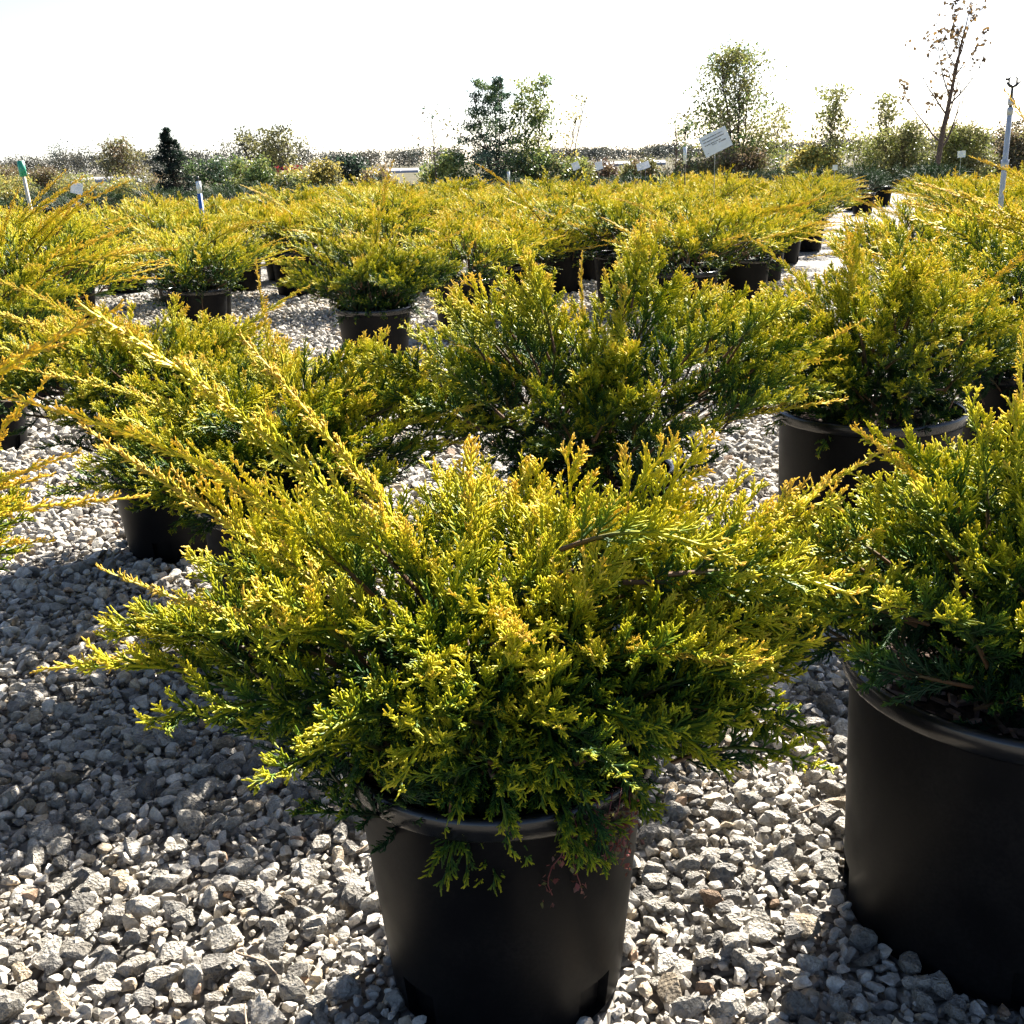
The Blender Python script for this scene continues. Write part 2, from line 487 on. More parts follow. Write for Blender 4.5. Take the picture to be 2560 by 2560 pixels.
gravel = Geo()
def scatter(P, size, zoff, tpls, rng, tilt, colors=None):
    n = len(P)
    if n == 0: return
    R = rot_mats(n, rng, tilt); C = stone_colors(n, rng) if colors is None else colors
    pick = rng.integers(0, len(tpls), n)
    for k, (V, F) in enumerate(tpls):
        I = np.where(pick == k)[0]
        if not len(I): continue
        W = np.einsum('nij,vj->nvi', R[I], V) * size[I][:, None, None]
        W[:, :, 0] += P[I, 0][:, None]; W[:, :, 1] += P[I, 1][:, None]; W[:, :, 2] += zoff[I][:, None]
        Fk = (F[None] + (np.arange(len(I)) * len(V))[:, None, None]).reshape(-1, 3)
        A = np.repeat(np.concatenate([C[I], np.ones((len(I), 1))], 1), len(V), 0)
        gravel.add(W.reshape(-1, 3), Fk, None, A)

# big stones near the camera; the 300 that show largest become objects of their own
P = clear_of_pots(jitter_grid(0.72, 3.3, 0.032, rng), 0.010)
size = np.clip(np.exp(rng.normal(math.log(0.0152), 0.38, len(P))), 0.007, 0.029)
zoff = 0.30 * size + 0.004 + rng.uniform(0, 0.006, len(P))
def frame_uv(P):
    cp, sp = math.cos(PITCH), math.sin(PITCH)
    z = P[:, 1] * cp + 1.2 * sp; y = P[:, 1] * sp - 1.2 * cp
    a, b = 2760 * P[:, 0] / z, 2760 * y / z
    c, s = math.cos(math.radians(1.8)), math.sin(math.radians(1.8))
    return 1280 + c * a - s * b, 1280 - (s * a + c * b), z
u, v, z = frame_uv(P)
vis = (u > 0) & (u < 2560) & (v < 2556) & ~((u > 980) & (u < 1590) & (v > 1500)) & ~((u > 2150) & (v < 2300))
order = np.argsort(np.where(vis, size / z, 0))[::-1]
pick300 = order[:300]; rest = order[300:]
Cs = np.clip(stone_colors(300, rng) * 1.12, 0, 0.7); Rs = rot_mats(300, rng, 0.3)
stone_meshes = [mesh_from('stone', V, F, None, False, M_STONE) for V, F in TPL80]
for i, k in enumerate(pick300):
    o = obj('stone', stone_meshes[i % len(stone_meshes)], bed)
    s = float(size[k]) * 1.06
    o.matrix_local = Matrix.Translation((P[k, 0], P[k, 1], zoff[k] + 0.002)) @ Matrix(Rs[i].tolist()).to_4x4() @ Matrix.Scale(s, 4)
    o.color = (*[float(x) for x in Cs[i]], 1)
scatter(P[rest], size[rest], zoff[rest], TPL80, rng, 0.35)
Ps = clear_of_pots(jitter_grid(0.72, 3.3, 0.019, rng), 0.004)
ss = np.clip(np.exp(rng.normal(math.log(0.0085), 0.3, len(Ps))), 0.004, 0.014)
scatter(Ps, ss, 0.1 * ss - 0.002 + rng.uniform(0, 0.004, len(Ps)), TPL20, rng, 0.6)
P = clear_of_pots(jitter_grid(3.3, 5.2, 0.041, rng), 0.012)
size = np.clip(np.exp(rng.normal(math.log(0.0195), 0.28, len(P))), 0.011, 0.034)
scatter(P, size, 0.28 * size + rng.uniform(0, 0.006, len(P)), TPL80, rng, 0.35)
Ps = clear_of_pots(jitter_grid(3.3, 5.2, 0.032, rng), 0.004)
ss = np.clip(np.exp(rng.normal(math.log(0.011), 0.25, len(Ps))), 0.005, 0.016)
scatter(Ps, ss, 0.1 * ss + rng.uniform(-0.002, 0.004, len(Ps)), TPL20, rng, 0.6)
P = clear_of_pots(jitter_grid(5.2, 11.5, 0.05, rng), 0.012)
size = np.clip(np.exp(rng.normal(math.log(0.024), 0.25, len(P))), 0.014, 0.036)
scatter(P, size, 0.2 * size + rng.uniform(0, 0.006, len(P)), TPL20, rng, 0.35)
g = obj('gravel', gravel.mesh('gravel', M_GRAVEL, smooth=False))
tag(g, 'pale crushed limestone gravel covering the nursery yard', 'gravel', kind='stuff')

# ------------------------------------------------------------------ juniper branches
def branch_geo(L, rng, lush=1.0, kind='plume', lod=0):
    """a juniper branch along +X, up +Z; point colour: R gold, G wood, B jitter"""
    a_, b_, ra_, rb_, A_, B_ = [], [], [], [], [], []
    def seg(a, b, ra, rb, ga, gb, wa=0., wb=0., j=0.5):
        a_.append(a); b_.append(b); ra_.append(ra); rb_.append(rb); A_.append((ga, wa, j, 1)); B_.append((gb, wb, j, 1))
    up = np.array([0, 0, 1.])
    thick = 1.0 if lod == 0 else 1.65
    n0 = 10
    arch = rng.uniform(-0.02, 0.10) * L; sway = rng.uniform(-0.07, 0.07) * L; nod = rng.uniform(0.0, 0.10) * L
    ts = np.linspace(0, 1, n0)
    pts = np.stack([ts * L, sway * np.sin(ts * 2.6), arch * np.sin(ts * math.pi) - (nod if kind != 'long' else 0.3 * nod) * ts ** 3], 1)
    longk = kind == 'long'
    g0, g1 = (0.55, 1.28) if longk else (0.10, 1.12)
    for i in range(n0 - 1):
        t0, t1 = ts[i], ts[i + 1]
        w = lambda t: float(np.clip(1.25 - t * (1.9 if longk else 2.1), 0, 1))
        seg(pts[i], pts[i + 1], (0.0042 - 0.0026 * t0) * thick ** .5, (0.0042 - 0.0026 * t1 if i < n0 - 2 else 0.0006) * thick ** .5, g0 + (g1 - g0) * t0, g0 + (g1 - g0) * t1, w(t0), w(t1))
    def P(t):
        x = t * (n0 - 1); i = min(int(x), n0 - 2); f = x - i
        return pts[i] * (1 - f) + pts[i + 1] * f, nrm(pts[i + 1] - pts[i])
    sp1 = (0.0115 if not longk else 0.0125) / lush * (1 if lod == 0 else 1.8)
    s = 0.10 * L; k = rng.integers(0, 8)
    while s < 0.985 * L:
        t = s / L; p, T = P(t)
        phi = k * 2.39996 + rng.normal(0, 0.3); k += 1
        Y = nrm(np.cross(up, T)); Z = np.cross(T, Y)
        lat = nrm(math.cos(phi) * Y + (0.75 * math.sin(phi) + (0.30 if kind != 'droop' else -0.1)) * Z)
        al = (0.82 - 0.30 * t) * (0.5 if longk else 1.0) * rng.uniform(0.8, 1.15)
        d = nrm(math.cos(al) * T + math.sin(al) * lat)
        if longk: l1 = (0.135 * (1 - t) ** 0.9 * L * (0.6 + 0.8 * rng.random()) + 0.012)
        else: l1 = (0.34 * (1 - t) ** 0.75 * L * rng.uniform(0.55, 1.15) + 0.012)
        if rng.random() < 0.08: l1 *= 1.5
        bend = 0.55 * T + (0.75 if kind == 'plume' else 0.3 if longk else -0.15) * up + rng.normal(0, 0.12, 3)
        n1 = 4 if lod == 0 else 2
        q = [p]; dd = d
        for i in range(n1):
            dd = nrm(dd + bend * (0.9 / n1) * 0.6); q.append(q[-1] + dd * l1 / n1)
        q = np.array(q)
        ga = 0.02 + 0.55 * t + (0.35 if longk else 0); gb = 0.50 + 0.66 * t + (0.3 if longk else 0) + rng.normal(0, 0.09)
        j = rng.random()
        w1 = 0.0 if l1 < 0.05 or longk else 0.5 * max(0, 0.6 - t)
        for i in range(n1):
            f0, f1 = i / n1, (i + 1) / n1
            r1 = 0.0017 * thick
            seg(q[i], q[i + 1], r1 * (1 - 0.15 * f0), r1 * (1 - 0.15 * f1) if i < n1 - 1 else 0.0007 * thick, ga + (gb - ga) * f0, ga + (gb - ga) * f1, w1 * (1 - f0), w1 * (1 - f1), j)
        # level 2 sprays
        side_ref = nrm(np.cross(q[-1] - q[0], nrm(0.8 * up + rng.normal(0, 0.55, 3))))
        s2 = 0.10 * l1 + 0.003; kk = 0
        sp2 = 0.0052 if lod == 0 else 0.0115
        while s2 < 0.97 * l1:
            f = s2 / l1; x = f * n1; i = min(int(x), n1 - 1); fr = x - i
            p2 = q[i] * (1 - fr) + q[i + 1] * fr; T2 = nrm(q[i + 1] - q[i])
            sgn = 1 if kk % 2 else -1; kk += 1
            lat2 = nrm(sgn * side_ref + rng.normal(0, 0.30, 3) + 0.25 * up)
            a2 = rng.uniform(0.36, 0.60)
            d2 = nrm(math.cos(a2) * T2 + math.sin(a2) * lat2)
            l2 = (0.024 * (1 - f) ** 0.8 * min(1, l1 / 0.05) + 0.0075) * rng.uniform(0.7, 1.2)
            if longk: l2 *= 0.6
            if lod: l2 *= 1.3
            m2 = p2 + d2 * l2 * 0.55
            e2_ = m2 + nrm(d2 + 0.35 * T2 + rng.normal(0, 0.12, 3)) * l2 * 0.45
            gg = ga + (gb - ga) * f; ge = gg + 0.27 + rng.normal(0, 0.05); j2 = np.clip(j + rng.normal(0, 0.15), 0, 1)
            if lod:
                seg(p2, e2_, 0.0017 * thick, 0.0010 * thick, gg, ge, 0, 0, j2)
            else:
                seg(p2, m2, 0.00125, 0.00165, gg, 0.5 * (gg + ge), 0, 0, j2)
                seg(m2, e2_, 0.00165, 0.00075, 0.5 * (gg + ge), ge, 0, 0, j2)
                n3 = int(l2 / 0.0055)
                for m in range(n3):
                    f3 = (m + 0.7) / (n3 + 0.6)
                    p3 = p2 + (m2 - p2) * min(1, f3 / .55) if f3 < .55 else m2 + (e2_ - m2) * (f3 - .55) / .45
                    s3 = 1 if m % 2 else -1
                    d3 = nrm(d2 * 0.80 + s3 * nrm(np.cross(d2, side_ref + up * 0.8)) * 0.44 + rng.normal(0, 0.10, 3))
                    l3 = rng.uniform(0.005, 0.010)
                    seg(p3, p3 + d3 * l3, 0.0014, 0.0008, gg + 0.1, ge + 0.06, 0, 0, j2)
            s2 += sp2 * rng.uniform(0.8, 1.25)
        s += sp1 * rng.uniform(0.75, 1.3)
    G = Geo()
    G.segs(np.array(a_), np.array(b_), np.array(ra_), np.array(rb_), np.array(A_), np.array(B_), 3)
    return G

rng = np.random.default_rng(99)
def variants(n, Lr, kind, lush, lod=0):
    out = []
    for _ in range(n):
        L = rng.uniform(*Lr); out.append((L, branch_geo(L, rng, lush, kind, lod)))
    return out
PLUME = [(L, G.mesh('branch', M_GOLD)) for L, G in variants(8, (0.20, 0.30), 'plume', 1.0)]
DROOP = [(L, G.mesh('branch', M_GOLD)) for L, G in variants(4, (0.17, 0.25), 'droop', 0.9)]
LONG = [(L, G.mesh('branch', M_GOLD)) for L, G in variants(4, (0.50, 0.60), 'long', 1.0)]

def frame_along(p, d, roll=0.0, scale=1.0):
    x = Vector(d).normalized()
    up = Vector((0, 0, 1))
    if abs(x.z) > 0.97: up = Vector((0.3, 1, 0)).normalized()
    y = up.cross(x).normalized(); z = x.cross(y)
    M = Matrix((x, y, z)).transposed().to_4x4()
    M = M @ Matrix.Rotation(roll, 4, 'X') @ Matrix.Scale(scale, 4)
    M.translation = Vector(p)
    return M

# pots ------------------------------------------------------------
def pot_meshes(pot, nseg=72):
    R, Rb, h = pot['R'], pot['Rb'], pot['h']
    lip = 0.036; Rw = R - 0.014
    zs = [0.0, 0.012, 0.03, 0.048, 0.066, 0.10, 0.18, 0.27, h - lip]
    rad = lambda z: Rb + (Rw - Rb) * z / (h - lip)
    g = Geo()
    nf = np.zeros((len(zs) - 1, nseg), bool)
    for c in (nseg * 0.88, nseg * 0.13, nseg * 0.38, nseg * 0.63):      # drain notches at the foot
        for i in range(int(c) - 2, int(c) + 2): nf[0:4, i % nseg] = True
    dep = 0.016
    def pt(z, i, notch): 
        t = 2 * math.pi * i / nseg; r = rad(z) - (dep if notch else 0)
        return (r * math.cos(t), r * math.sin(t), z)
    Vs, Fs = [], []
    def quad(*p):
        k = len(Vs); Vs.extend(p); Fs.append((k, k + 1, k + 2, k + 3))
    for j in range(len(zs) - 1):
        for i in range(nseg):
            n = nf[j, i]
            quad(pt(zs[j], i, n), pt(zs[j], i + 1, n), pt(zs[j + 1], i + 1, n), pt(zs[j + 1], i, n))
            n2 = nf[j, (i + 1) % nseg]
            if n != n2: quad(pt(zs[j], i + 1, n), pt(zs[j], i + 1, n2), pt(zs[j + 1], i + 1, n2), pt(zs[j + 1], i + 1, n))
            if j + 1 < len(zs) - 1 and n != nf[j + 1, i]:
                m = nf[j + 1, i]
                quad(pt(zs[j + 1], i, n), pt(zs[j + 1], i + 1, n), pt(zs[j + 1], i + 1, m), pt(zs[j + 1], i, m))
    g.add(Vs, None, Fs)
    g.lathe([(Rw - 0.002, h - lip), (Rw - 0.006, h - 0.005), (Rw - 0.010, h - 0.12)], nseg)     # inner wall
    g.lathe([(rad(0), 0.0), (0.001, 0.004)], nseg)
    V, F, A = g.arrays()
    wall = mesh_from('pot', V, F, A, True, M_POT)
    try:
        import bmesh
        bm = bmesh.new(); bm.from_mesh(wall); bmesh.ops.remove_doubles(bm, verts=bm.verts, dist=0.0002)
        bm.normal_update()
        for e in bm.edges:
            if len(e.link_faces) == 2 and e.calc_face_angle(0) > 0.7: e.smooth = False
        bm.to_mesh(wall); bm.free()
    except Exception: pass
    r = Geo()
    r.lathe([(Rw - 0.001, h - lip - 0.003), (R - 0.004, h - lip), (R, h - lip + 0.006), (R + 0.001, h - 0.008), (R - 0.002, h - 0.002), (R - 0.006, h),
             (R - 0.011, h - 0.001), (R - 0.0145, h - 0.006), (Rw - 0.003, h - 0.05)], nseg)
    rim = r.mesh('rim', M_RIM)
    s = Geo(); rg = np.random.default_rng(3)
    rs = [0.0005, 0.05, 0.10, 0.15, Rw - 0.012]
    n = 40; V = []
    for q, rr in enumerate(rs):
        for i in range(n):
            t = 2 * math.pi * i / n
            V.append((rr * math.cos(t), rr * math.sin(t), h - 0.055 + 0.03 * (1 - rr / R) + (rg.normal(0, 0.004) if 0 < q < 4 else 0)))
    F4 = [(q * n + i, q * n + (i + 1) % n, (q + 1) * n + (i + 1) % n, (q + 1) * n + i) for q in range(len(rs) - 1) for i in range(n)]
    s.add(V, None, F4)
    soil = s.mesh('soil', M_SOIL)
    return wall, rim, soil
POT_S, POT_L = pot_meshes(SMALL), pot_meshes(LARGE)

def chips_mesh(R, h, rng):
    g = Geo()
    for _ in range(220):
        rr = (R - 0.035) * math.sqrt(rng.random()); t = rng.uniform(0, 6.283)
        s = rng.uniform(0.006, 0.018)
        M = Matrix.Translation((rr * math.cos(t), rr * math.sin(t), h - 0.047 + 0.03 * (1 - rr / R))) @ Matrix.Rotation(rng.uniform(0, 6.28), 4, 'Z') @ Matrix.Rotation(rng.normal(0, 0.5), 4, 'X')
        c = np.array([0.21, 0.13, 0.095]) * rng.uniform(0.5, 1.4)
        g.box((-s, -s * 0.45, -0.002), (s, s * 0.45, 0.0025), (*c, 1), M)
    return g
CHIP_MAT = leaf_material('bark_mulch', 0.0)
CHIPS_S = chips_mesh(0.23, 0.407, np.random.default_rng(8)).mesh('bark_mulch', CHIP_MAT, False)
CHIPS_L = chips_mesh(0.29, 0.45, np.random.default_rng(9)).mesh('bark_mulch', CHIP_MAT, False)

def stems_geo(h, spread, height, rng, n=9):
    g = Geo()
    for i in range(n):
        az = i * 2.4 + rng.normal(0, 0.3); el = rng.uniform(0.35, 1.25)
        L = rng.uniform(0.5, 0.75)
        end = np.array([math.cos(az) * math.cos(el) * spread * L, math.sin(az) * math.cos(el) * spread * L, h - 0.02 + math.sin(el) * height * L])
        st = np.array([math.cos(az) * 0.015, math.sin(az) * 0.015, h - 0.06])
        mid = (st + end) / 2 + np.array([0, 0, 0.04]) + rng.normal(0, 0.012, 3)
        ts = np.linspace(0, 1, 7)[:, None]
        pts = (1 - ts) ** 2 * st + 2 * ts * (1 - ts) * mid + ts ** 2 * end
        g.tube(pts, np.linspace(0.010, 0.0035, 7), (0, 0, 0, 1), 6)
    return g

def canopy(h, spread, height, rng, counts, eq=0.36):
    """yield (kind, base, dir, scale_len, gold) for every branch of a bush whose rim is at h"""
    out = []
    lobes = rng.uniform(0, 6.28, 4); lamp = rng.uniform(0.05, 0.13, 4)
    def shape(az): return 1 + sum(a * math.cos((q + 1) * az + l) for q, (a, l) in enumerate(zip(lamp, lobes)))
    n_out, n_in, n_low = counts
    c = np.array([0, 0, h + 0.02])
    for i in range(n_out):
        az = i * 2.39996 + rng.normal(0, 0.2)
        se = rng.uniform(-0.08, 1.0) ** 1.0; el = math.asin(max(-0.08, min(0.97, se)))
        k = shape(az) * rng.uniform(0.84, 1.08)
        E = c + np.array([spread * math.cos(el) * math.cos(az) * k, spread * math.cos(el) * math.sin(az) * k, height * (eq + (1 - eq) * math.sin(el)) * k])
        d = nrm(E - c + np.array([0, 0, 0.02]) + rng.normal(0, 0.07, 3))
        out.append(('plume', E, d, rng.uniform(0.85, 1.15), 0.10 + 0.68 * min(1.0, max(0, (E[2] - c[2]) / height) ** 0.8) + rng.normal(0, 0.09)))  # greener low down by pigment, which also paints in the shaded lower half
    for i in range(n_in):
        az = i * 2.39996 + 1.0; el = math.asin(rng.uniform(-0.1, 0.95)); k = shape(az) * rng.uniform(0.5, 0.8)
        E = c + np.array([spread * math.cos(el) * math.cos(az) * k, spread * math.cos(el) * math.sin(az) * k, height * (0.15 + 0.85 * math.sin(el)) * k])
        d = nrm(E - c + np.array([0, 0, 0.08]) + rng.normal(0, 0.10, 3))
        out.append(('plume', E, d, rng.uniform(0.75, 1.0), 0.10 + 0.25 * (E[2] - c[2]) / height + rng.normal(0, 0.08)))  # inner growth is greener by pigment; interior shade is also put into the colour
    for i in range(n_low):
        az = i * 2.39996 + 2.0; k = rng.uniform(0.42, 0.64)
        E = c + np.array([spread * math.cos(az) * k, spread * math.sin(az) * k, rng.uniform(-0.10, 0.07)])
        d = nrm(np.array([math.cos(az), math.sin(az), rng.uniform(-0.55, 0.15)]) + rng.normal(0, 0.12, 3))
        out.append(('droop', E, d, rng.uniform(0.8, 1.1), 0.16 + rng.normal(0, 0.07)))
    return out

def put_branch(root, me, L, E, d, s, gold, rng, roll=None):
    E = np.asarray(E); base = E - np.asarray(d) * L * s
    o = obj('branch', me, root)
    o.matrix_local = frame_along(base, d, rng.normal(0, 0.6) if roll is None else roll, s)
    o.color = (float(gold), float(rng.random()), 0, 1)
    return o

GOLDSHIFT = {2: -0.16, 9: -0.22, 6: -0.04, 10: -0.06}
near_roots = {}
for x, y, pot, spread, height, seed, label in NEAR:
    rng = np.random.default_rng(100 + seed)
    root = obj('potted_juniper', None, None, (x, y, 0)); root.empty_display_size = 0.2
    tag(root, label, 'juniper', 'potted junipers')
    wall, rim, soil = POT_S if pot is SMALL else POT_L
    po = obj('pot', wall, root); po.rotation_euler.z = {1: 0.0, 2: -1.0}.get(seed, rng.uniform(0, 6))
    obj('rim', rim, po); obj('soil', soil, root)
    if seed <= 6: tag(obj('bark_mulch', CHIPS_S if pot is SMALL else CHIPS_L, root), kind='stuff')
    h = pot['h']
    obj('stem', stems_geo(h, spread, height, rng).mesh('stem', M_BARK), root)
    shift = GOLDSHIFT.get(seed, 0)
    for kind, E, d, s, gold in canopy(h, spread, height, rng, (132 if seed != 6 else 150, 48, 34), 0.44 if seed == 1 else 0.36):
        V = PLUME if kind == 'plume' else DROOP
        L, me = V[int(rng.integers(0, len(V)))]
        put_branch(root, me, L, E, d, s, gold + shift, rng)
    near_roots[seed] = root
    if seed == 1:
        for q in range(34):                       # skirt hanging over the front rim
            az = math.radians(rng.uniform(-108, -18)); k = rng.uniform(0.17, 0.29)
            E = np.array([math.cos(az) * k, math.sin(az) * k, h + rng.uniform(-0.10, 0.07)])
            d = nrm(np.array([math.cos(az), math.sin(az), rng.uniform(-1.1, -0.1)]) + rng.normal(0, 0.2, 3))
            L, me = DROOP[int(rng.integers(0, 4))]
            put_branch(root, me, L, E, d, rng.uniform(0.7, 1.0), 0.14 + rng.normal(0, 0.06), rng)
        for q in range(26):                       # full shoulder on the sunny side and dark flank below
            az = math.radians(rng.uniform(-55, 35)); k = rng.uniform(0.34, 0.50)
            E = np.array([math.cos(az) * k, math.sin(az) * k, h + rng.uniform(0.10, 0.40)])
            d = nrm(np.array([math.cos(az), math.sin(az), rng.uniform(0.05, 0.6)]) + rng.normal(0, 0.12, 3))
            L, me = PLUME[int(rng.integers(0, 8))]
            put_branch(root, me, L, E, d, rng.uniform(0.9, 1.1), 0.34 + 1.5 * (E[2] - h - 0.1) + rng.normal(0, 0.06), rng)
        for q in range(22):                       # green sprays filling the front flank above the rim
            az = math.radians(rng.uniform(-150, -30)); k = rng.uniform(0.24, 0.36)
            E = np.array([math.cos(az) * k, math.sin(az) * k, h + rng.uniform(0.04, 0.18)])
            d = nrm(np.array([math.cos(az), math.sin(az), rng.uniform(-0.3, 0.4)]) + rng.normal(0, 0.15, 3))
            L, me = DROOP[int(rng.integers(0, 4))]
            put_branch(root, me, L, E, d, rng.uniform(0.8, 1.1), 0.20 + rng.normal(0, 0.06), rng)

def long_shoot(seed, base, tip, gold=0.75, k=0, roll=0.0):
    """a long whip from base to tip, both in world metres"""
    root = near_roots[seed]; x, y = root.location.x, root.location.y
    b = np.array(base) - np.array([x, y, 0]); t = np.array(tip) - np.array([x, y, 0])
    L, me = LONG[k % len(LONG)]
    s = float(np.linalg.norm(t - b)) / L
    o = obj('long_shoot', me, root)
    o.matrix_local = frame_along(b, t - b, roll, s); o.color = (gold, 0.5, 0, 1)
LS = [
    (1, (-0.12, 1.44, 0.62), (-0.53, 1.35, 1.05)), (1, (-0.18, 1.44, 0.62), (-0.65, 1.40, 0.95)), (1, (-0.14, 1.42, 0.58), (-0.55, 1.40, 0.92)),
    (1, (-0.20, 1.44, 0.52), (-0.67, 1.40, 0.56)), (1, (-0.15, 1.40, 0.56), (-0.53, 1.33, 0.74)), (1, (-0.08, 1.46, 0.60), (-0.36, 1.5, 1.0)),
    (1, (0.08, 1.46, 0.58), (0.53, 1.50, 0.83)), (1, (0.08, 1.42, 0.54), (0.45, 1.40, 0.64)), (1, (0.06, 1.38, 0.60), (0.30, 1.16, 0.66)),
    (1, (0.10, 1.42, 0.55), (0.50, 1.42, 0.72)), (1, (0.12, 1.40, 0.46), (0.42, 1.33, 0.46)), (1, (0.0, 1.38, 0.62), (0.02, 1.10, 0.72)),
    (3, (-1.15, 1.75, 0.70), (-0.57, 1.70, 1.01)), (3, (-1.15, 1.68, 0.55), (-0.55, 1.60, 0.75)), (3, (-1.12, 1.66, 0.58), (-0.63, 1.60, 0.81)),
    (3, (-1.15, 1.64, 0.6), (-0.70, 1.62, 0.79)), (3, (-1.15, 1.72, 0.62), (-0.72, 1.70, 0.93)), (3, (-1.1, 1.7, 0.5), (-0.68, 1.55, 0.70)),
    (6, (0.12, 2.95, 0.60), (-0.13, 2.90, 0.93)), (6, (0.12, 2.90, 0.58), (-0.14, 2.80, 0.78)), (6, (0.35, 2.92, 0.58), (0.93, 2.90, 0.80)), (6, (0.35, 2.9, 0.55), (0.88, 2.85, 0.70)),
    (6, (0.3, 2.85, 0.5), (0.86, 2.75, 0.62)), (6, (0.24, 2.95, 0.65), (0.20, 2.95, 0.98)),
    (4, (-0.45, 2.72, 0.55), (-0.02, 2.65, 0.66)), (4, (-0.7, 2.7, 0.55), (-1.15, 2.6, 0.78)), (4, (-0.6, 2.8, 0.6), (-0.62, 2.85, 1.0)),
    (4, (-0.45, 2.75, 0.5), (-0.08, 2.7, 0.55)), (5, (-1.2, 3.5, 0.6), (-1.68, 3.35, 0.86)), (5, (-1.2, 3.5, 0.6), (-1.62, 3.4, 0.95)), (5, (-1.0, 3.55, 0.6), (-0.6, 3.5, 0.85)),
    (7, (1.1, 3.4, 0.6), (1.02, 3.38, 1.03)), (7, (1.2, 3.4, 0.62), (1.62, 3.35, 1.02)), (7, (1.05, 3.4, 0.6), (0.72, 3.45, 0.99)), (7, (1.15, 3.35, 0.6), (1.2, 3.3, 1.0)),
    (10, (-0.78, 6.68, 0.6), (-0.62, 6.68, 1.23)), (10, (-0.85, 6.65, 0.6), (-1.35, 6.5, 0.72)), (10, (-0.7, 6.65, 0.6), (-0.2, 6.6, 0.85)),
    (2, (0.72, 1.52, 0.62), (0.47, 1.45, 0.86)), (2, (0.8, 1.55, 0.64), (0.72, 1.55, 0.98)), (8, (-2.3, 5.0, 0.6), (-1.9, 4.9, 0.82)), (9, (1.9, 4.1, 0.6), (1.6, 3.95, 0.75)),
]
for k, (seed, b, t) in enumerate(LS):
    long_shoot(seed, b, t, 0.80 if seed in (3, 10) else 0.62 + 0.1 * (k % 3), k, (k * 1.3) % 3 - 1.5)

# trailing weed over the front pot's rim ---------------------------------
root = near_roots[1]
weed = Geo(); rng = np.random.default_rng(4)
wl = Geo()
for q in range(6):
    az = -1.15 + 0.42 * (q / 5.0) + rng.normal(0, 0.02)
    p = np.array([0.20 * math.cos(az), 0.20 * math.sin(az), 0.40]); pts = [p]
    top = np.array([0.236 * math.cos(az), 0.236 * math.sin(az), 0.412]); pts.append(top)
    n = 9; drop = rng.uniform(0.09, 0.20)
    for i in range(1, n):
        rr = 0.240 - 0.0007 * i + rng.normal(0, 0.003); a = az + 0.05 * math.sin(i * 0.8 + q) + 0.012 * i * (q - 2.5) / 2.5
        z = 0.405 - drop * i / n; rwall = 0.18 + (0.216 - 0.18) * z / 0.371
        rr = max(rwall + 0.008, rr - 0.02 * i / n)
        pts.append(np.array([rr * math.cos(a), rr * math.sin(a), z]))
    pts = np.array(pts); weed.tube(pts, 0.0009, (0.16, 0.035, 0.035, 1), 4)
    for i in range(2, len(pts)):
        for _ in range(5):
            c = pts[i] + rng.normal(0, 0.006, 3); c[:2] *= 1.01
            d = nrm(rng.normal(size=3) + np.array([0, 0, -0.5])); sd = nrm(np.cross(d, rng.normal(size=3)))
            l = rng.uniform(0.006, 0.012); w = l * 0.33
            cc = [(0.20, 0.045, 0.04), (0.16, 0.07, 0.05), (0.15, 0.14, 0.04), (0.24, 0.08, 0.06)][rng.integers(0, 4)]
            nn = np.cross(d, sd) * l * 0.12
            wl.add([c, c + d * l * 0.5 + sd * w + nn, c + d * l, c + d * l * 0.5 - sd * w + nn], [(0, 1, 2), (0, 2, 3)], None, (*cc, 1))
wo = obj('trailing_weed', weed.mesh('trailing_weed', leaf_material('weed_stem', 0.1)), root)
wo['label'] = 'thin reddish weed hanging down the black pot'
tag(obj('weed_leaves', wl.mesh('weed_leaves', M_LEAF, False), wo), kind='stuff')

# joined foliage for the farther junipers --------------------------------
rng = np.random.default_rng(55)
COARSE = {'plume': variants(6, (0.22, 0.32), 'plume', 1.0, 1), 'droop': variants(3, (0.18, 0.26), 'droop', 0.9, 1), 'long': variants(4, (0.42, 0.58), 'long', 0.9, 1)}
COARSE = {k: [(L, *G.arrays()) for L, G in v] for k, v in COARSE.items()}
def bush_mesh(seed, spread, height, mat, counts, nlong, shift=0.0, h=0.407):
    rng = np.random.default_rng(seed); g = Geo()
    items = canopy(h, spread, height, rng, counts)
    for i in range(nlong):
        az = rng.uniform(0, 6.28); el = rng.uniform(0.10, 0.5)
        d = np.array([math.cos(az) * math.cos(el), math.sin(az) * math.cos(el), math.sin(el)])
        E = np.array([0, 0, h + 0.08]) + d * np.array([spread * 1.3, spread * 1.3, height * 1.5])
        items.append(('long', E, d, 1.0, 0.72))
    for kind, E, d, s, gold in items:
        L, V, F, A = COARSE[kind][int(rng.integers(0, len(COARSE[kind])))]
        M = frame_along(E - d * L * s, d, rng.normal(0, 0.6), s)
        W = V @ np.array(M.to_3x3()).T + np.array(M.translation)
        A2 = A.copy(); A2[:, 0] += gold - 0.70 + shift
        g.add(W, None, F[0], A2)
    return g.mesh('foliage', mat)
BUSH = [bush_mesh(300 + i, 0.62, 0.40, M_GOLD, (110, 40, 24), 12 + 3 * (i % 3), 0.14) for i in range(6)]
GBUSH = [bush_mesh(400 + i, 0.60, 0.36, M_GREEN, (48, 10, 6), 4) for i in range(3)]
def far_juniper(name, x, y, s, label, group, fol, rng, gold=0.70):
    root = obj(name, None, None, (x, y, 0)); root.scale = (s, s, s); root.rotation_euler.z = float(rng.uniform(0, 6.28))
    tag(root, label, 'juniper', group or 'potted junipers')
    po = obj('pot', POT_S[0], root); obj('rim', POT_S[1], po); obj('soil', POT_S[2], root)
    f = obj('foliage', fol, root); f.color = (gold, 0.5, 0, 1)
    return root
rng = np.random.default_rng(77)
MID_ROOTS = []
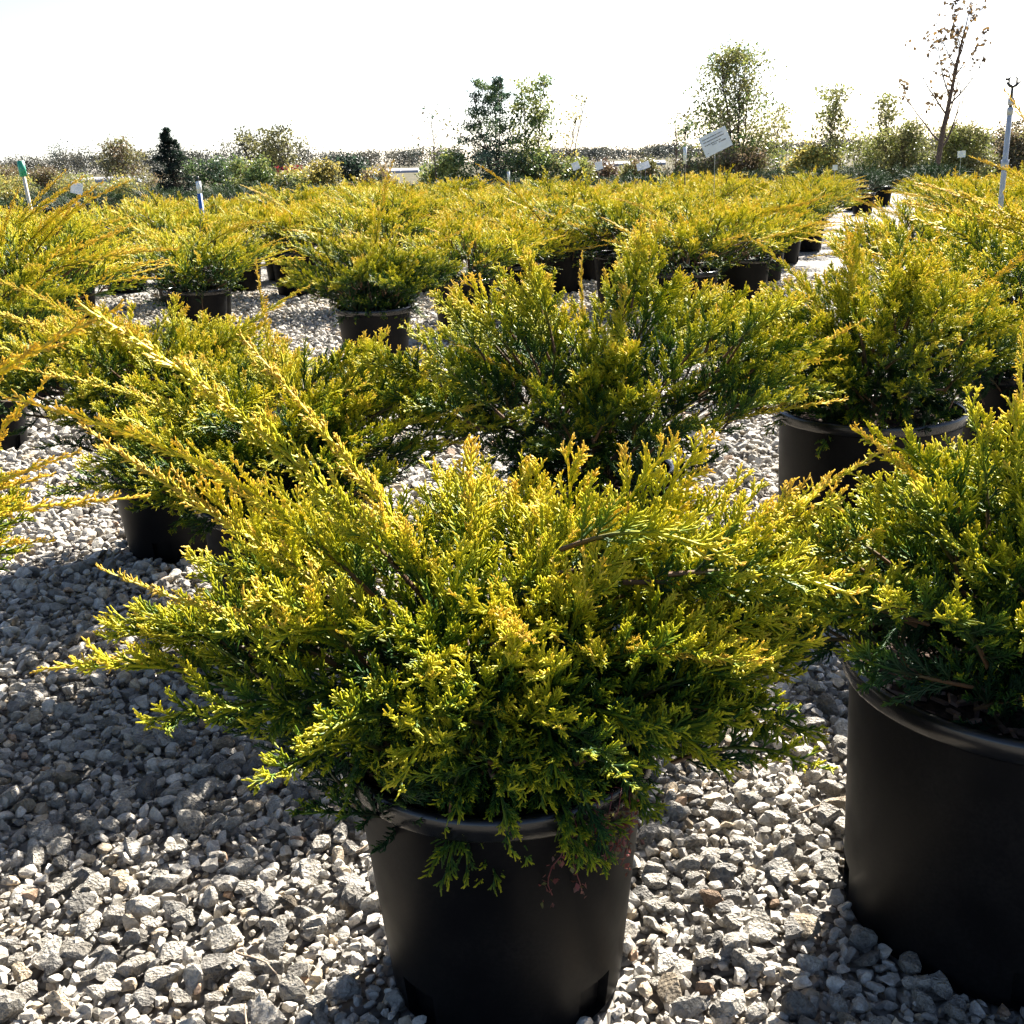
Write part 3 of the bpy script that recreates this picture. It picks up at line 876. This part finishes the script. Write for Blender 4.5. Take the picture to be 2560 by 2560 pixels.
for i, (x, y, s, label, group) in enumerate(MIDS):
    root = far_juniper('potted_juniper', x, y, s, label, group, BUSH[i % 6] if i > 12 else BUSH[[0, 3, 1, 2, 4, 5, 1, 0, 2, 5, 4, 3, 1][i]], rng, 0.70 + rng.normal(0, 0.05))
    if i < 13: MID_ROOTS.append(root)
def mid_shoot(root, base, tip, k, gold=0.86):
    """a long golden whip on one of the farther plants; base and tip in world metres"""
    b, t = Vector(base), Vector(tip)
    L, me = LONG[k % len(LONG)]
    o = obj('long_shoot', me, root)
    Rt = Matrix.Translation(root.location) @ Matrix.Rotation(root.rotation_euler.z, 4, 'Z') @ Matrix.Scale(root.scale[0], 4)
    o.matrix_local = Rt.inverted() @ frame_along(b, t - b, (k * 1.7) % 3 - 1.5, (t - b).length / L)
    o.color = (gold, 0.5, 0, 1)
for k, (m, b, t) in enumerate([
        (11, (2.55, 5.05, 0.85), (2.13, 5.0, 1.43)), (11, (2.50, 5.0, 0.85), (2.03, 5.0, 1.17)), (11, (2.45, 5.0, 0.8), (1.86, 5.2, 1.05)), (11, (2.5, 5.0, 0.75), (1.78, 5.1, 1.0)),
        (9, (-2.7, 6.3, 0.8), (-2.12, 6.2, 1.16)), (9, (-2.6, 6.3, 0.8), (-2.0, 6.2, 1.17)), (9, (-2.55, 6.2, 0.7), (-1.70, 6.0, 0.82)), (9, (-2.8, 6.3, 0.8), (-2.6, 6.2, 1.15)), (9, (-2.6, 6.3, 0.75), (-1.95, 6.0, 0.95)),
        (10, (-3.3, 7.6, 0.85), (-2.7, 7.5, 1.2)), (10, (-3.3, 7.6, 0.85), (-2.85, 7.6, 1.25)),
        (2, (1.2, 8.0, 0.75), (0.75, 7.9, 0.95)), (3, (1.8, 8.9, 0.75), (2.5, 8.7, 0.92)), (7, (-2.1, 8.0, 0.7), (-1.6, 7.9, 0.86)), (12, (2.75, 7.3, 0.75), (2.2, 7.2, 0.95)),
        (1, (0.3, 9.2, 0.75), (-0.19, 9.3, 1.20)), (8, (-2.0, 11.1, 0.75), (-2.5, 11.0, 1.05))]):
    mid_shoot(MID_ROOTS[m], b, t, k)
for i, (x, y, s) in enumerate(GREENS):
    far_juniper('green_juniper', x, y, s, 'dark green low juniper in the plain green block beyond the golden ones', 'dark green junipers', GBUSH[i % 3], rng)

# ------------------------------------------------------------------ trees and bushes behind the yard
def leaf_quads(g, C, size, colors, rng, aspect=0.55):
    n = len(C)
    d = nrm(rng.normal(size=(n, 3))); s = nrm(np.cross(d, rng.normal(size=(n, 3))))
    l = size * rng.uniform(0.6, 1.3, n)[:, None]; w = l * aspect * 0.5
    nn = np.cross(d, s) * l * 0.15
    V = np.stack([C, C + d * l * 0.45 + s * w + nn, C + d * l, C + d * l * 0.45 - s * w + nn], 1).reshape(-1, 3)
    F = np.concatenate([np.arange(n)[:, None] * 4 + np.array([[0, 1, 2]]), np.arange(n)[:, None] * 4 + np.array([[0, 2, 3]])])
    A = np.repeat(np.concatenate([colors, np.ones((n, 1))], 1), 4, 0)
    g.add(V, F, None, A)

def make_tree(name, x, y, h, w, label, cat, cols, seed, clumps=120, per=26, leaf=0.10, sig=0.16, prof='oval', base=0.25, trunk=0.05, lean=(0, 0), multi=1, group=None, aspect=0.55, crown_name='crown', limbs=True):
    rng = np.random.default_rng(seed)
    root = obj(name, None, None, (x, y, -0.06)); tag(root, label, cat, group)
    wood, leaf_g = Geo(), Geo()
    stems = []
    for m in range(multi):
        off = rng.normal(0, 0.05 + 0.10 * w * (multi > 1), 2) if multi > 1 else np.zeros(2)
        ts = np.linspace(0, 1, 9)[:, None]
        tip = np.array([lean[0] + off[0] * 2.2, lean[1] + off[1] * 2.2, h * (0.96 if m == 0 else rng.uniform(0.7, 0.95))])
        wob = np.cumsum(rng.normal(0, 0.012 * h, (9, 3)), 0) * np.array([1, 1, 0]) * ts
        pts = np.array([off[0] * 0.3, off[1] * 0.3, 0]) + ts * tip + wob
        stems.append(pts)
        wood.tube(pts, np.linspace(trunk, trunk * 0.18, 9) / (1 if multi == 1 else 1.5), (0, 0, 0, 1), 6)
    cols = np.array(cols)
    for i in range(clumps):
        t = base + (1 - base) * rng.random() ** (1.5 if prof == 'cone' else 0.9)
        u_ = (t - base) / (1 - base)
        if prof == 'oval': rad = math.sin(math.pi * min(1, 0.12 + 0.86 * u_)) ** 0.7
        elif prof == 'cone': rad = (1 - u_) ** 0.9 + 0.04
        elif prof == 'dome': rad = math.sqrt(max(0, 1 - (u_ * 0.98) ** 2))
        else: rad = 0.35 + 0.65 * math.sin(math.pi * min(1, u_ * 0.8 + 0.1))
        az = rng.uniform(0, 6.283); rr = 0.5 * w * rad * math.sqrt(rng.random()) * rng.uniform(0.85, 1.12)
        st = stems[i % len(stems)]
        k = min(8, t * 8); a = int(min(7, k)); ax = st[a] + (st[a + 1] - st[a]) * (k - a)
        E = np.array([ax[0] * 0.7 + rr * math.cos(az), ax[1] * 0.7 + rr * math.sin(az), t * h])
        if limbs:
            t0 = max(0.05, t - (0.30 if prof != 'cone' else 0.02) * (0.3 + rr / (w + 1e-6)))
            k0 = min(8, t0 * 8); a0 = int(min(7, k0)); S = st[a0] + (st[a0 + 1] - st[a0]) * (k0 - a0)
            mid = (S + E) / 2 + np.array([0, 0, -0.05 * h * (rr / w)]) + rng.normal(0, 0.02 * w, 3)
            wood.tube([S, mid, E], [trunk * 0.28, trunk * 0.16, trunk * 0.05], (0, 0, 0, 1), 4, False)
        n = max(1, int(per * rng.uniform(0.5, 1.5)))
        C = E + rng.normal(0, 1, (n, 3)) * sig * (0.3 + 0.7 * rad if prof == 'cone' else 1.0) * np.array([1, 1, 0.8 if prof != 'cone' else 0.45])
        cc = cols[rng.integers(0, len(cols))] * rng.uniform(0.7, 1.25)
        leaf_quads(leaf_g, C, leaf, np.clip(cc * rng.uniform(0.8, 1.2, (n, 1)), 0, 1), rng, aspect)
    obj('trunk', wood.mesh('trunk', M_BARK), root)
    tag(obj(crown_name, leaf_g.mesh(crown_name, M_LEAF, False), root))
    return root

DG, MG, OL, YG, YL, BR = (0.05, 0.085, 0.05), (0.11, 0.16, 0.05), (0.20, 0.19, 0.07), (0.25, 0.27, 0.07), (0.44, 0.36, 0.09), (0.20, 0.145, 0.085)
make_tree('tree', -0.23, 42, 4.1, 3.9, 'dense dark green feathery tree with pale glinting leaves', 'tree', [DG, DG, MG, (0.06, 0.10, 0.07)], 1, 230, 40, 0.13, 0.22, 'cone', 0.04, 0.06, (-0.1, 0), 3, aspect=0.4)
make_tree('tree', 1.29, 43, 4.0, 1.5, 'narrow yellow-green tree right beside the dark feathery tree', 'tree', [YG, MG, YG], 2, 80, 36, 0.14, 0.15, 'col', 0.15, 0.05, (0.1, 0), 2)
make_tree('tree', 2.3, 44, 3.5, 1.2, 'thin sapling with sparse yellow leaves, bare white sky showing through', 'tree', [YL, YL, OL], 3, 42, 8, 0.11, 0.12, 'col', 0.2, 0.04, (0.1, 0), 2)
make_tree('tree', -2.2, 40, 3.05, 2.1, 'nearly leafless sapling with scattered dark leaves beside the feathery tree', 'tree', [BR, OL, DG], 4, 30, 4, 0.12, 0.09, 'col', 0.35, 0.035, (-0.2, 0))
make_tree('tree', 8.56, 42, 4.65, 3.3, 'large dense oval olive-green tree behind the tilted white sign', 'tree', [MG, OL, OL, YG], 5, 210, 42, 0.13, 0.20, 'oval', 0.06, 0.06, (0.0, 0), 4)
def bare_tree(x, y, h, label, seed):
    rng = np.random.default_rng(seed)
    root = obj('tree', None, None, (x, y, -0.06)); tag(root, label, 'tree')
    g, lv = Geo(), Geo(); n = 12; ts = np.linspace(0, 1, n)
    tr = np.stack([0.12 * ts + 0.45 * ts ** 1.5, 0.05 * np.sin(ts * 5), ts * h], 1) + np.cumsum(rng.normal(0, 0.012, (n, 3)), 0) * np.array([1, 1, 0])
    g.tube(tr, 0.085 * (1 - ts) ** 0.9 + 0.008, (0, 0, 0, 1), 8)
    def limb(S, d, L, r, lvl):
        k = 6; pts = [S]
        for i in range(k - 1):
            d = nrm(d + np.array([0, 0, 0.10]) + rng.normal(0, 0.10, 3)); pts.append(pts[-1] + d * L / (k - 1))
        pts = np.array(pts); g.tube(pts, np.linspace(r, r * 0.25, k), (0, 0, 0, 1), 5, False)
        if lvl:
            for q in range(int(rng.integers(3, 6)) + (2 if lvl == 2 else 0)):
                i = int(rng.integers(1, k)); az = rng.uniform(0, 6.28)
                limb(pts[i], nrm(d + 0.8 * np.array([math.cos(az), math.sin(az), 0.3])), L * rng.uniform(0.25, 0.5), r * 0.4, lvl - 1)
        elif rng.random() < 0.42:
            m = int(rng.integers(1, 5)); cc = np.array([(0.10, 0.07, 0.04), (0.14, 0.10, 0.05), (0.20, 0.12, 0.04)][rng.integers(0, 3)])
            leaf_quads(lv, pts[-1] + rng.normal(0, 0.035, (m, 3)), 0.13, np.tile(cc, (m, 1)), rng, 0.7)
    for q in range(15):
        t = 0.25 + 0.68 * q / 14; i = min(n - 2, int(t * (n - 1))); S = tr[i] + (tr[i + 1] - tr[i]) * (t * (n - 1) - i)
        az = q * 2.4; el = rng.uniform(0.55, 0.95)
        limb(S, np.array([math.cos(az) * math.cos(el), math.sin(az) * math.cos(el), math.sin(el)]), (1 - t) * 1.5 + 0.55, 0.030 * (1 - t) + 0.008, 2)
    obj('trunk', g.mesh('trunk', M_BARK), root); obj('crown', lv.mesh('crown', M_LEAF, False), root)
bare_tree(11.3, 30, 4.6, 'bare dark-trunked tree with a few curled leaves left', 6)
make_tree('tree', -17.0, 60, 3.3, 2.9, 'dark pointed spruce standing above the hedge line', 'tree', [(0.012, 0.024, 0.016), (0.016, 0.03, 0.018)], 7, 230, 40, 0.16, 0.15, 'cone', 0.02, 0.08, (0, 0), 1, aspect=0.3)
make_tree('tree', -10.9, 55, 3.0, 2.7, 'open round olive tree with sky showing through its upper twigs', 'tree', [OL, OL, (0.10, 0.10, 0.06)], 8, 170, 30, 0.15, 0.16, 'oval', 0.08, 0.06, (0, 0), 3)
make_tree('tree', -15.7, 50, 2.6, 2.4, 'wispy tan shrub-tree leaning beside the dark spruce', 'tree', [OL, BR, (0.18, 0.16, 0.08)], 9, 120, 28, 0.13, 0.16, 'dome', 0.05, 0.035, (-0.6, 0), 3)
for k, (x, y, h, w, lab) in enumerate([(11.1, 38, 3.1, 1.3, 'slim pale yellow-green sapling standing between the oval tree and the bare tree'), (13.2, 40, 2.95, 1.1, 'grey-green slim sapling standing next to the bare dark-trunked tree'),
                                       (10.7, 44, 2.9, 1.2, 'sparse slim sapling with pale leaves just past the oval tree')]):
    make_tree('tree', x, y, h, w, lab, 'tree', [YG, (0.24, 0.24, 0.10), OL], 20 + k, 70, 24 if k != 2 else 10, 0.13, 0.14, 'col', 0.12, 0.04, (0.1, 0), 2)
make_tree('tree', 5.42, 36, 2.4, 0.6, 'very thin sapling with few leaves beside the white tag post', 'tree', [MG, OL], 30, 30, 8, 0.08, 0.08, 'col', 0.2, 0.03)
make_tree('tree', 5.98, 37, 2.3, 0.6, 'thin leafy sapling next to the tilted white sign', 'tree', [MG, DG], 31, 36, 11, 0.08, 0.08, 'col', 0.2, 0.03)
bushes = [
    (-1.9, 41, 1.45, 1.9, 'leafy green bush at the foot of the dark feathery tree', [MG, YG]), (1.1, 42, 1.25, 1.6, 'olive bush below the yellow-green tree', [OL, MG]), (2.8, 42.5, 1.1, 1.5, 'tan-green bush below the sparse yellow sapling', [OL, YG]),
    (8.2, 41, 1.3, 2.6, 'brownish bush at the foot of the large oval tree', [BR, OL]), (10.2, 38, 1.35, 1.6, 'pale yellow-green bush under the slim saplings', [YL, YG]), (6.7, 40, 1.0, 1.4, 'brown scrub bush behind the thin saplings', [BR, OL]),
    (-9.6, 45, 1.5, 1.8, 'bright green bush in front of the open round tree', [YG, MG]), (-8.7, 47, 1.1, 0.8, 'dark red bush among green shrubs', [(0.20, 0.02, 0.025), (0.16, 0.03, 0.03)]),
    (-8.0, 45, 1.05, 1.6, 'pale yellow-green shrub beside the red bush', [YL, YG]), (-6.3, 48, 1.5, 1.2, 'small dark evergreen bush beside pale yellow shrubs', [DG, (0.02, 0.03, 0.02)]), (-6.9, 46, 1.35, 1.1, 'straw-yellow shrub with light leaves beside a dark evergreen bush', [YL, OL]),
    (-11.9, 50, 1.6, 2.2, 'green shrub beside the dark spruce', [MG, DG]), (-5.0, 46, 1.0, 1.6, 'low tan scrub before the distant sheds', [BR, YL]), (5.0, 44, 1.0, 1.5, 'low brown scrub beyond the small white tags', [BR, OL]), (3.9, 46, 0.95, 1.4, 'low russet scrub between the small white tags', [BR, (0.12, 0.08, 0.06)]),
]
for k, (x, y, h, w, lab, cc) in enumerate(bushes):
    make_tree('bush', x, y, h, w, lab, 'bush', cc, 50 + k, 75, 50, 0.13, 0.15, 'dome', 0.04, 0.025, (0, 0), 4, 'bushes behind the yard', crown_name='foliage')
rng = np.random.default_rng(61)
for k in range(9):
    x = 11.8 + k * 0.85 + rng.normal(0, 0.1)
    make_tree('bush', x, 36.5 + rng.normal(0, 0.8), 1.55 + 0.35 * rng.random(), 1.5, 'olive leafy shrub in the hedge behind the bare tree', 'bush', [OL, YG, OL] if k < 5 else [BR, OL, (0.09, 0.08, 0.045)], 80 + k, 85, 55, 0.10, 0.15, 'dome', 0.04, 0.025, (0, 0), 4, 'shrubs in the olive hedge', crown_name='foliage')
for k in range(8):
    x = -31 + k * 1.15
    make_tree('bush', x, 60 + rng.normal(0, 1), 1.7 - 0.05 * k + 0.2 * rng.random(), 1.9, 'brown leafless shrub in the hedge behind the green-topped stake', 'bush', [BR, (0.12, 0.085, 0.045), OL], 100 + k, 85, 55, 0.10, 0.16, 'dome', 0.04, 0.025, (0, 0), 4, 'shrubs in the brown hedge', crown_name='foliage')
for k in range(9):
    x = -18 + k * 0.95 + rng.normal(0, 0.2)
    make_tree('bush', x - 3, 40 + rng.normal(0, 1.0), 0.95 + 0.2 * rng.random(), 1.5, 'low straw-yellow shrub behind the dark green junipers', 'bush', [YL, YG, OL], 120 + k, 60, 45, 0.09, 0.14, 'dome', 0.04, 0.02, (0, 0), 3, 'low straw-yellow shrubs', crown_name='foliage')

# far woodland: one mass
wood = Geo(); rng = np.random.default_rng(70)
for i in range(430):
    x = rng.uniform(-190, 190); y = rng.uniform(330, 400)
    hh_ = rng.uniform(3.4, 5.4) * (1.5 if x < -55 else 1.15 if x < -5 else 0.9) * (1.5 if rng.random() < 0.05 else 1)
    n = 260; C = np.array([x, y, 0]) + np.stack([rng.normal(0, 1.5, n), rng.normal(0, 1.5, n), hh_ * np.sqrt(rng.random(n)) * rng.uniform(0.7, 1, n)], 1)
    c = np.array([(0.045, 0.05, 0.045), (0.06, 0.06, 0.045), (0.085, 0.08, 0.06), (0.05, 0.06, 0.05)][rng.integers(0, 4)])
    leaf_quads(wood, C, 0.5, np.clip(c * rng.uniform(0.75, 1.25, (n, 1)), 0, 1), rng, 0.9)
tag(obj('distant_woodland', wood.mesh('distant_woodland', M_LEAF, False)), 'distant dark woodland along the horizon', 'woodland', kind='stuff')

# long low growing tunnels far behind
def tunnel(x, y, L, w, h, label, rz=0.0):
    root = obj('growing_tunnel', None, None, (x, y, -0.06)); root.rotation_euler.z = rz; tag(root, label, 'tunnel', 'growing tunnels')
    g = Geo(); n = 14; V = []; F = []
    for j, xx in enumerate((-L / 2, L / 2)):
        for i in range(n + 1):
            t = math.pi * i / n; V.append((xx, -math.cos(t) * w / 2, math.sin(t) ** 0.8 * h))
    for i in range(n): F.append((i, i + 1, n + 1 + i + 1, n + 1 + i))
    g.add(V, None, F); obj('cover', g.mesh('cover', M_TUNNEL), root)
    e = Geo()
    for xx in (-L / 2 + 0.02, L / 2 - 0.02):
        base = len(V); P_ = [(xx, 0, 0)] + [(xx, -math.cos(math.pi * i / n) * w / 2 * .99, math.sin(math.pi * i / n) ** 0.8 * h * .99) for i in range(n + 1)]
        e.add(P_, [(0, i + 1, i + 2) for i in range(n)])
    obj('end_wall', e.mesh('end_wall', M_PVC), root)
    for q in range(int(L / 3)):
        xx = -L / 2 + 1.5 + q * 3; hp = Geo()
        hp.tube([(xx, -math.cos(math.pi * i / n) * w / 2 * 1.01, math.sin(math.pi * i / n) ** 0.8 * h * 1.01) for i in range(n + 1)], 0.04, (0, 0, 0, 1), 4)
        obj('hoop', hp.mesh('hoop', M_PVC), root)
tunnel(-52, 150, 11, 4, 0.75, 'low white growing tunnel beyond the brown hedge')
tunnel(-15, 162, 7, 4, 0.6, 'short white growing tunnel before the distant woodland')
tunnel(15, 160, 15, 4, 0.62, 'long pale growing tunnel beyond the small white tags')

# ------------------------------------------------------------------ stakes, tags and the sprinkler riser
def plate(name, x, y, z, w, h, rot, label, cat, stake_h=True, text=False, group=None, yaw=0.0, tilt_back=0.0):
    root = obj(name, None, None, (x, y, 0)); tag(root, label, cat, group)
    M = Matrix.Translation((0, 0, z)) @ Matrix.Rotation(yaw, 4, 'Z') @ Matrix.Rotation(tilt_back, 4, 'X') @ Matrix.Rotation(rot, 4, 'Y')
    g = Geo(); g.box((-w / 2, -0.0015, -h / 2), (w / 2, 0.0015, h / 2), (0, 0, 0, 1), M)
    me = g.mesh('plate', M_WHITE, False); p = obj('plate', me, root)
    if text:
        t = Geo(); rg = random.Random(2)
        for (zz, x0, x1, lh) in ((0.31, -0.40, 0.34, 0.05), (0.17, -0.40, 0.36, 0.055), (0.02, -0.40, 0.20, 0.05), (-0.07, -0.14, 0.02, 0.05), (-0.08, 0.10, 0.36, 0.07), (-0.36, -0.42, -0.34, 0.03)):
            xx = x0
            while xx < x1:
                lw = rg.uniform(0.012, 0.03)
                t.box((xx * w, -0.0030, (zz - lh / 2) * h), (min(x1, xx + lw) * w, -0.0022, (zz + lh / 2 * rg.uniform(0.6, 1)) * h), (0, 0, 0, 1), M)
                xx += lw + rg.choice((0.006, 0.006, 0.008, 0.02))
        obj('lettering', t.mesh('lettering', M_GRAPHITE, False), p)
    if stake_h:
        s = Geo(); s.tube([(0, 0.012, 0), (0.0, 0.012, z - h * 0.2), (0.0, 0.006, z + 0.1 * h)], 0.003, (0, 0, 0, 1), 6)
        obj('stake', s.mesh('stake', M_PVC), root)
    return root
plate('plant_sign', 2.22, 12, 1.33, 0.30, 0.21, math.radians(-24), 'tilted white sign with lines of dark print above the junipers', 'sign', text=True, tilt_back=-0.1)
plate('plant_sign', -5.89, 16, 1.02, 0.16, 0.15, math.radians(14), 'plain pale tilted tag plate standing before the dark green junipers', 'sign', group='small blank tags', yaw=0.1)
for x, y, z, w, h, r_, lab in [(1.42, 22, 1.07, 0.14, 0.14, -20, 'small white tag right beside the feathery tree foot'), (1.86, 22, 1.06, 0.14, 0.15, -15, 'small white tag in the middle of three before brown scrub'),
                               (2.66, 22, 1.02, 0.16, 0.13, -12, 'small white tag behind another one, before the long tunnel'), (2.80, 22.4, 1.04, 0.15, 0.13, -18, 'small white tag overlapping another tag before the long tunnel'),
                               (7.17, 18, 1.09, 0.125, 0.10, -2, 'small white tag beside the bare dark trunk'), (4.63, 16, 0.98, 0.07, 0.07, 0, 'tiny white tag among golden shoots by the aisle')]:
    plate('plant_tag', x, y, z, w, h, math.radians(r_), lab, 'tag', group='small blank tags')

def post(name, x, y, parts, label, lean=(0, 0), group=None):
    root = obj(name, None, None, (x, y, 0)); tag(root, label, 'stake', group)
    for pn, z0, z1, r, mat in parts:
        g = Geo(); g.tube([(lean[0] * z0, lean[1] * z0, z0), (lean[0] * z1, lean[1] * z1, z1)], r, (0, 0, 0, 1), 10)
        obj(pn, g.mesh(pn, mat), root)
post('marker_stake', -5.70, 14, [('shaft', 0.0, 1.24, 0.022, M_WOODSTAKE), ('cap', 1.20, 1.38, 0.042, M_GREENCAP)], 'pale wooden stake with a green painted top', (-0.06, 0))
post('marker_stake', -3.14, 12, [('shaft', 0.0, 1.0, 0.024, M_BLUE), ('collar', 0.98, 1.10, 0.026, M_WHITE), ('nozzle', 1.10, 1.15, 0.010, M_BLACK)], 'blue stake with a white collar among golden junipers', (-0.01, 0))
post('marker_stake', 1.93, 12, [('shaft', 0.0, 1.12, 0.006, M_BARK), ('sleeve', 1.12, 1.29, 0.018, M_WHITE)], 'short white sleeve post standing near the tilted printed sign', (-0.02, 0))
post('marker_stake', 0.10, 16, [('shaft', 0.0, 0.95, 0.012, M_PVC), ('sleeve', 0.90, 1.06, 0.018, M_WHITE)], 'small white stake at the foot of the dark feathery tree')
root = obj('sprinkler_riser', None, None, (3.93, 9, 0)); tag(root, 'grey pipe riser with a black sprinkler head on top', 'sprinkler')
g = Geo(); g.tube([(0, 0, 0), (0, 0, 1.47)], 0.020, (0, 0, 0, 1), 14); obj('pipe', g.mesh('pipe', M_PVC), root)
g = Geo(); g.tube([(0, 0, 1.04), (0, 0, 1.10)], 0.030, (0, 0, 0, 1), 14); g.tube([(0, 0, 1.43), (0, 0, 1.485)], 0.0235, (0, 0, 0, 1), 14); g.tube([(0, 0, 1.50), (0, 0, 1.555)], 0.0235, (0, 0, 0, 1), 14); obj('coupling', g.mesh('coupling', M_PVC), root)
g = Geo(); g.tube([(0, 0, 1.48), (0, 0, 1.51)], 0.013, (0, 0, 0, 1), 10); g.tube([(0, 0, 1.55), (0, 0, 1.64)], [0.012, 0.008], (0, 0, 0, 1), 10)
hd = obj('sprinkler_head', g.mesh('sprinkler_head', M_BLACK), root)
g = Geo(); g.tube([(-0.045, 0, 1.665), (-0.02, 0, 1.64), (0.0, 0, 1.635), (0.03, 0, 1.645), (0.055, 0, 1.675)], [0.009, 0.012, 0.013, 0.011, 0.008], (0, 0, 0, 1), 8)
g.tube([(-0.03, 0, 1.65), (-0.03, 0, 1.695), (0.0, 0, 1.71), (0.03, 0, 1.695), (0.03, 0, 1.65)], 0.007, (0, 0, 0, 1), 8); g.tube([(-0.055, 0.0, 1.69), (-0.03, 0, 1.685)], [0.012, 0.007], (0, 0, 0, 1), 8)
obj('impact_arm', g.mesh('impact_arm', M_BLACK), hd)

# dry twigs lying on the stones
rng = np.random.default_rng(12)
for x, y, a, L in [(-0.545, 1.32, -0.9, 0.10), (-0.37, 1.25, 1.9, 0.11), (-0.46, 1.46, -0.6, 0.09), (-0.62, 1.16, -1.0, 0.09), (-0.30, 1.72, 0.5, 0.09), (0.52, 1.80, 0.2, 0.07)]:
    g = Geo(); n = 7; ts = np.linspace(0, 1, n)
    pts = np.stack([ts * L, 0.12 * L * np.sin(ts * 2.5) + np.cumsum(rng.normal(0, 0.002, n)), 0.022 + rng.normal(0, 0.0015, n)], 1)
    g.tube(pts, np.linspace(0.0022, 0.0012, n), (0, 0, 0, 1), 6)
    o = obj('dry_twig', g.mesh('dry_twig', M_TWIG), None, (x, y, 0.008)); o.rotation_euler.z = a
    tag(o, 'thin dry brown twig lying on the pale gravel', 'twig', 'dry twigs on the gravel')
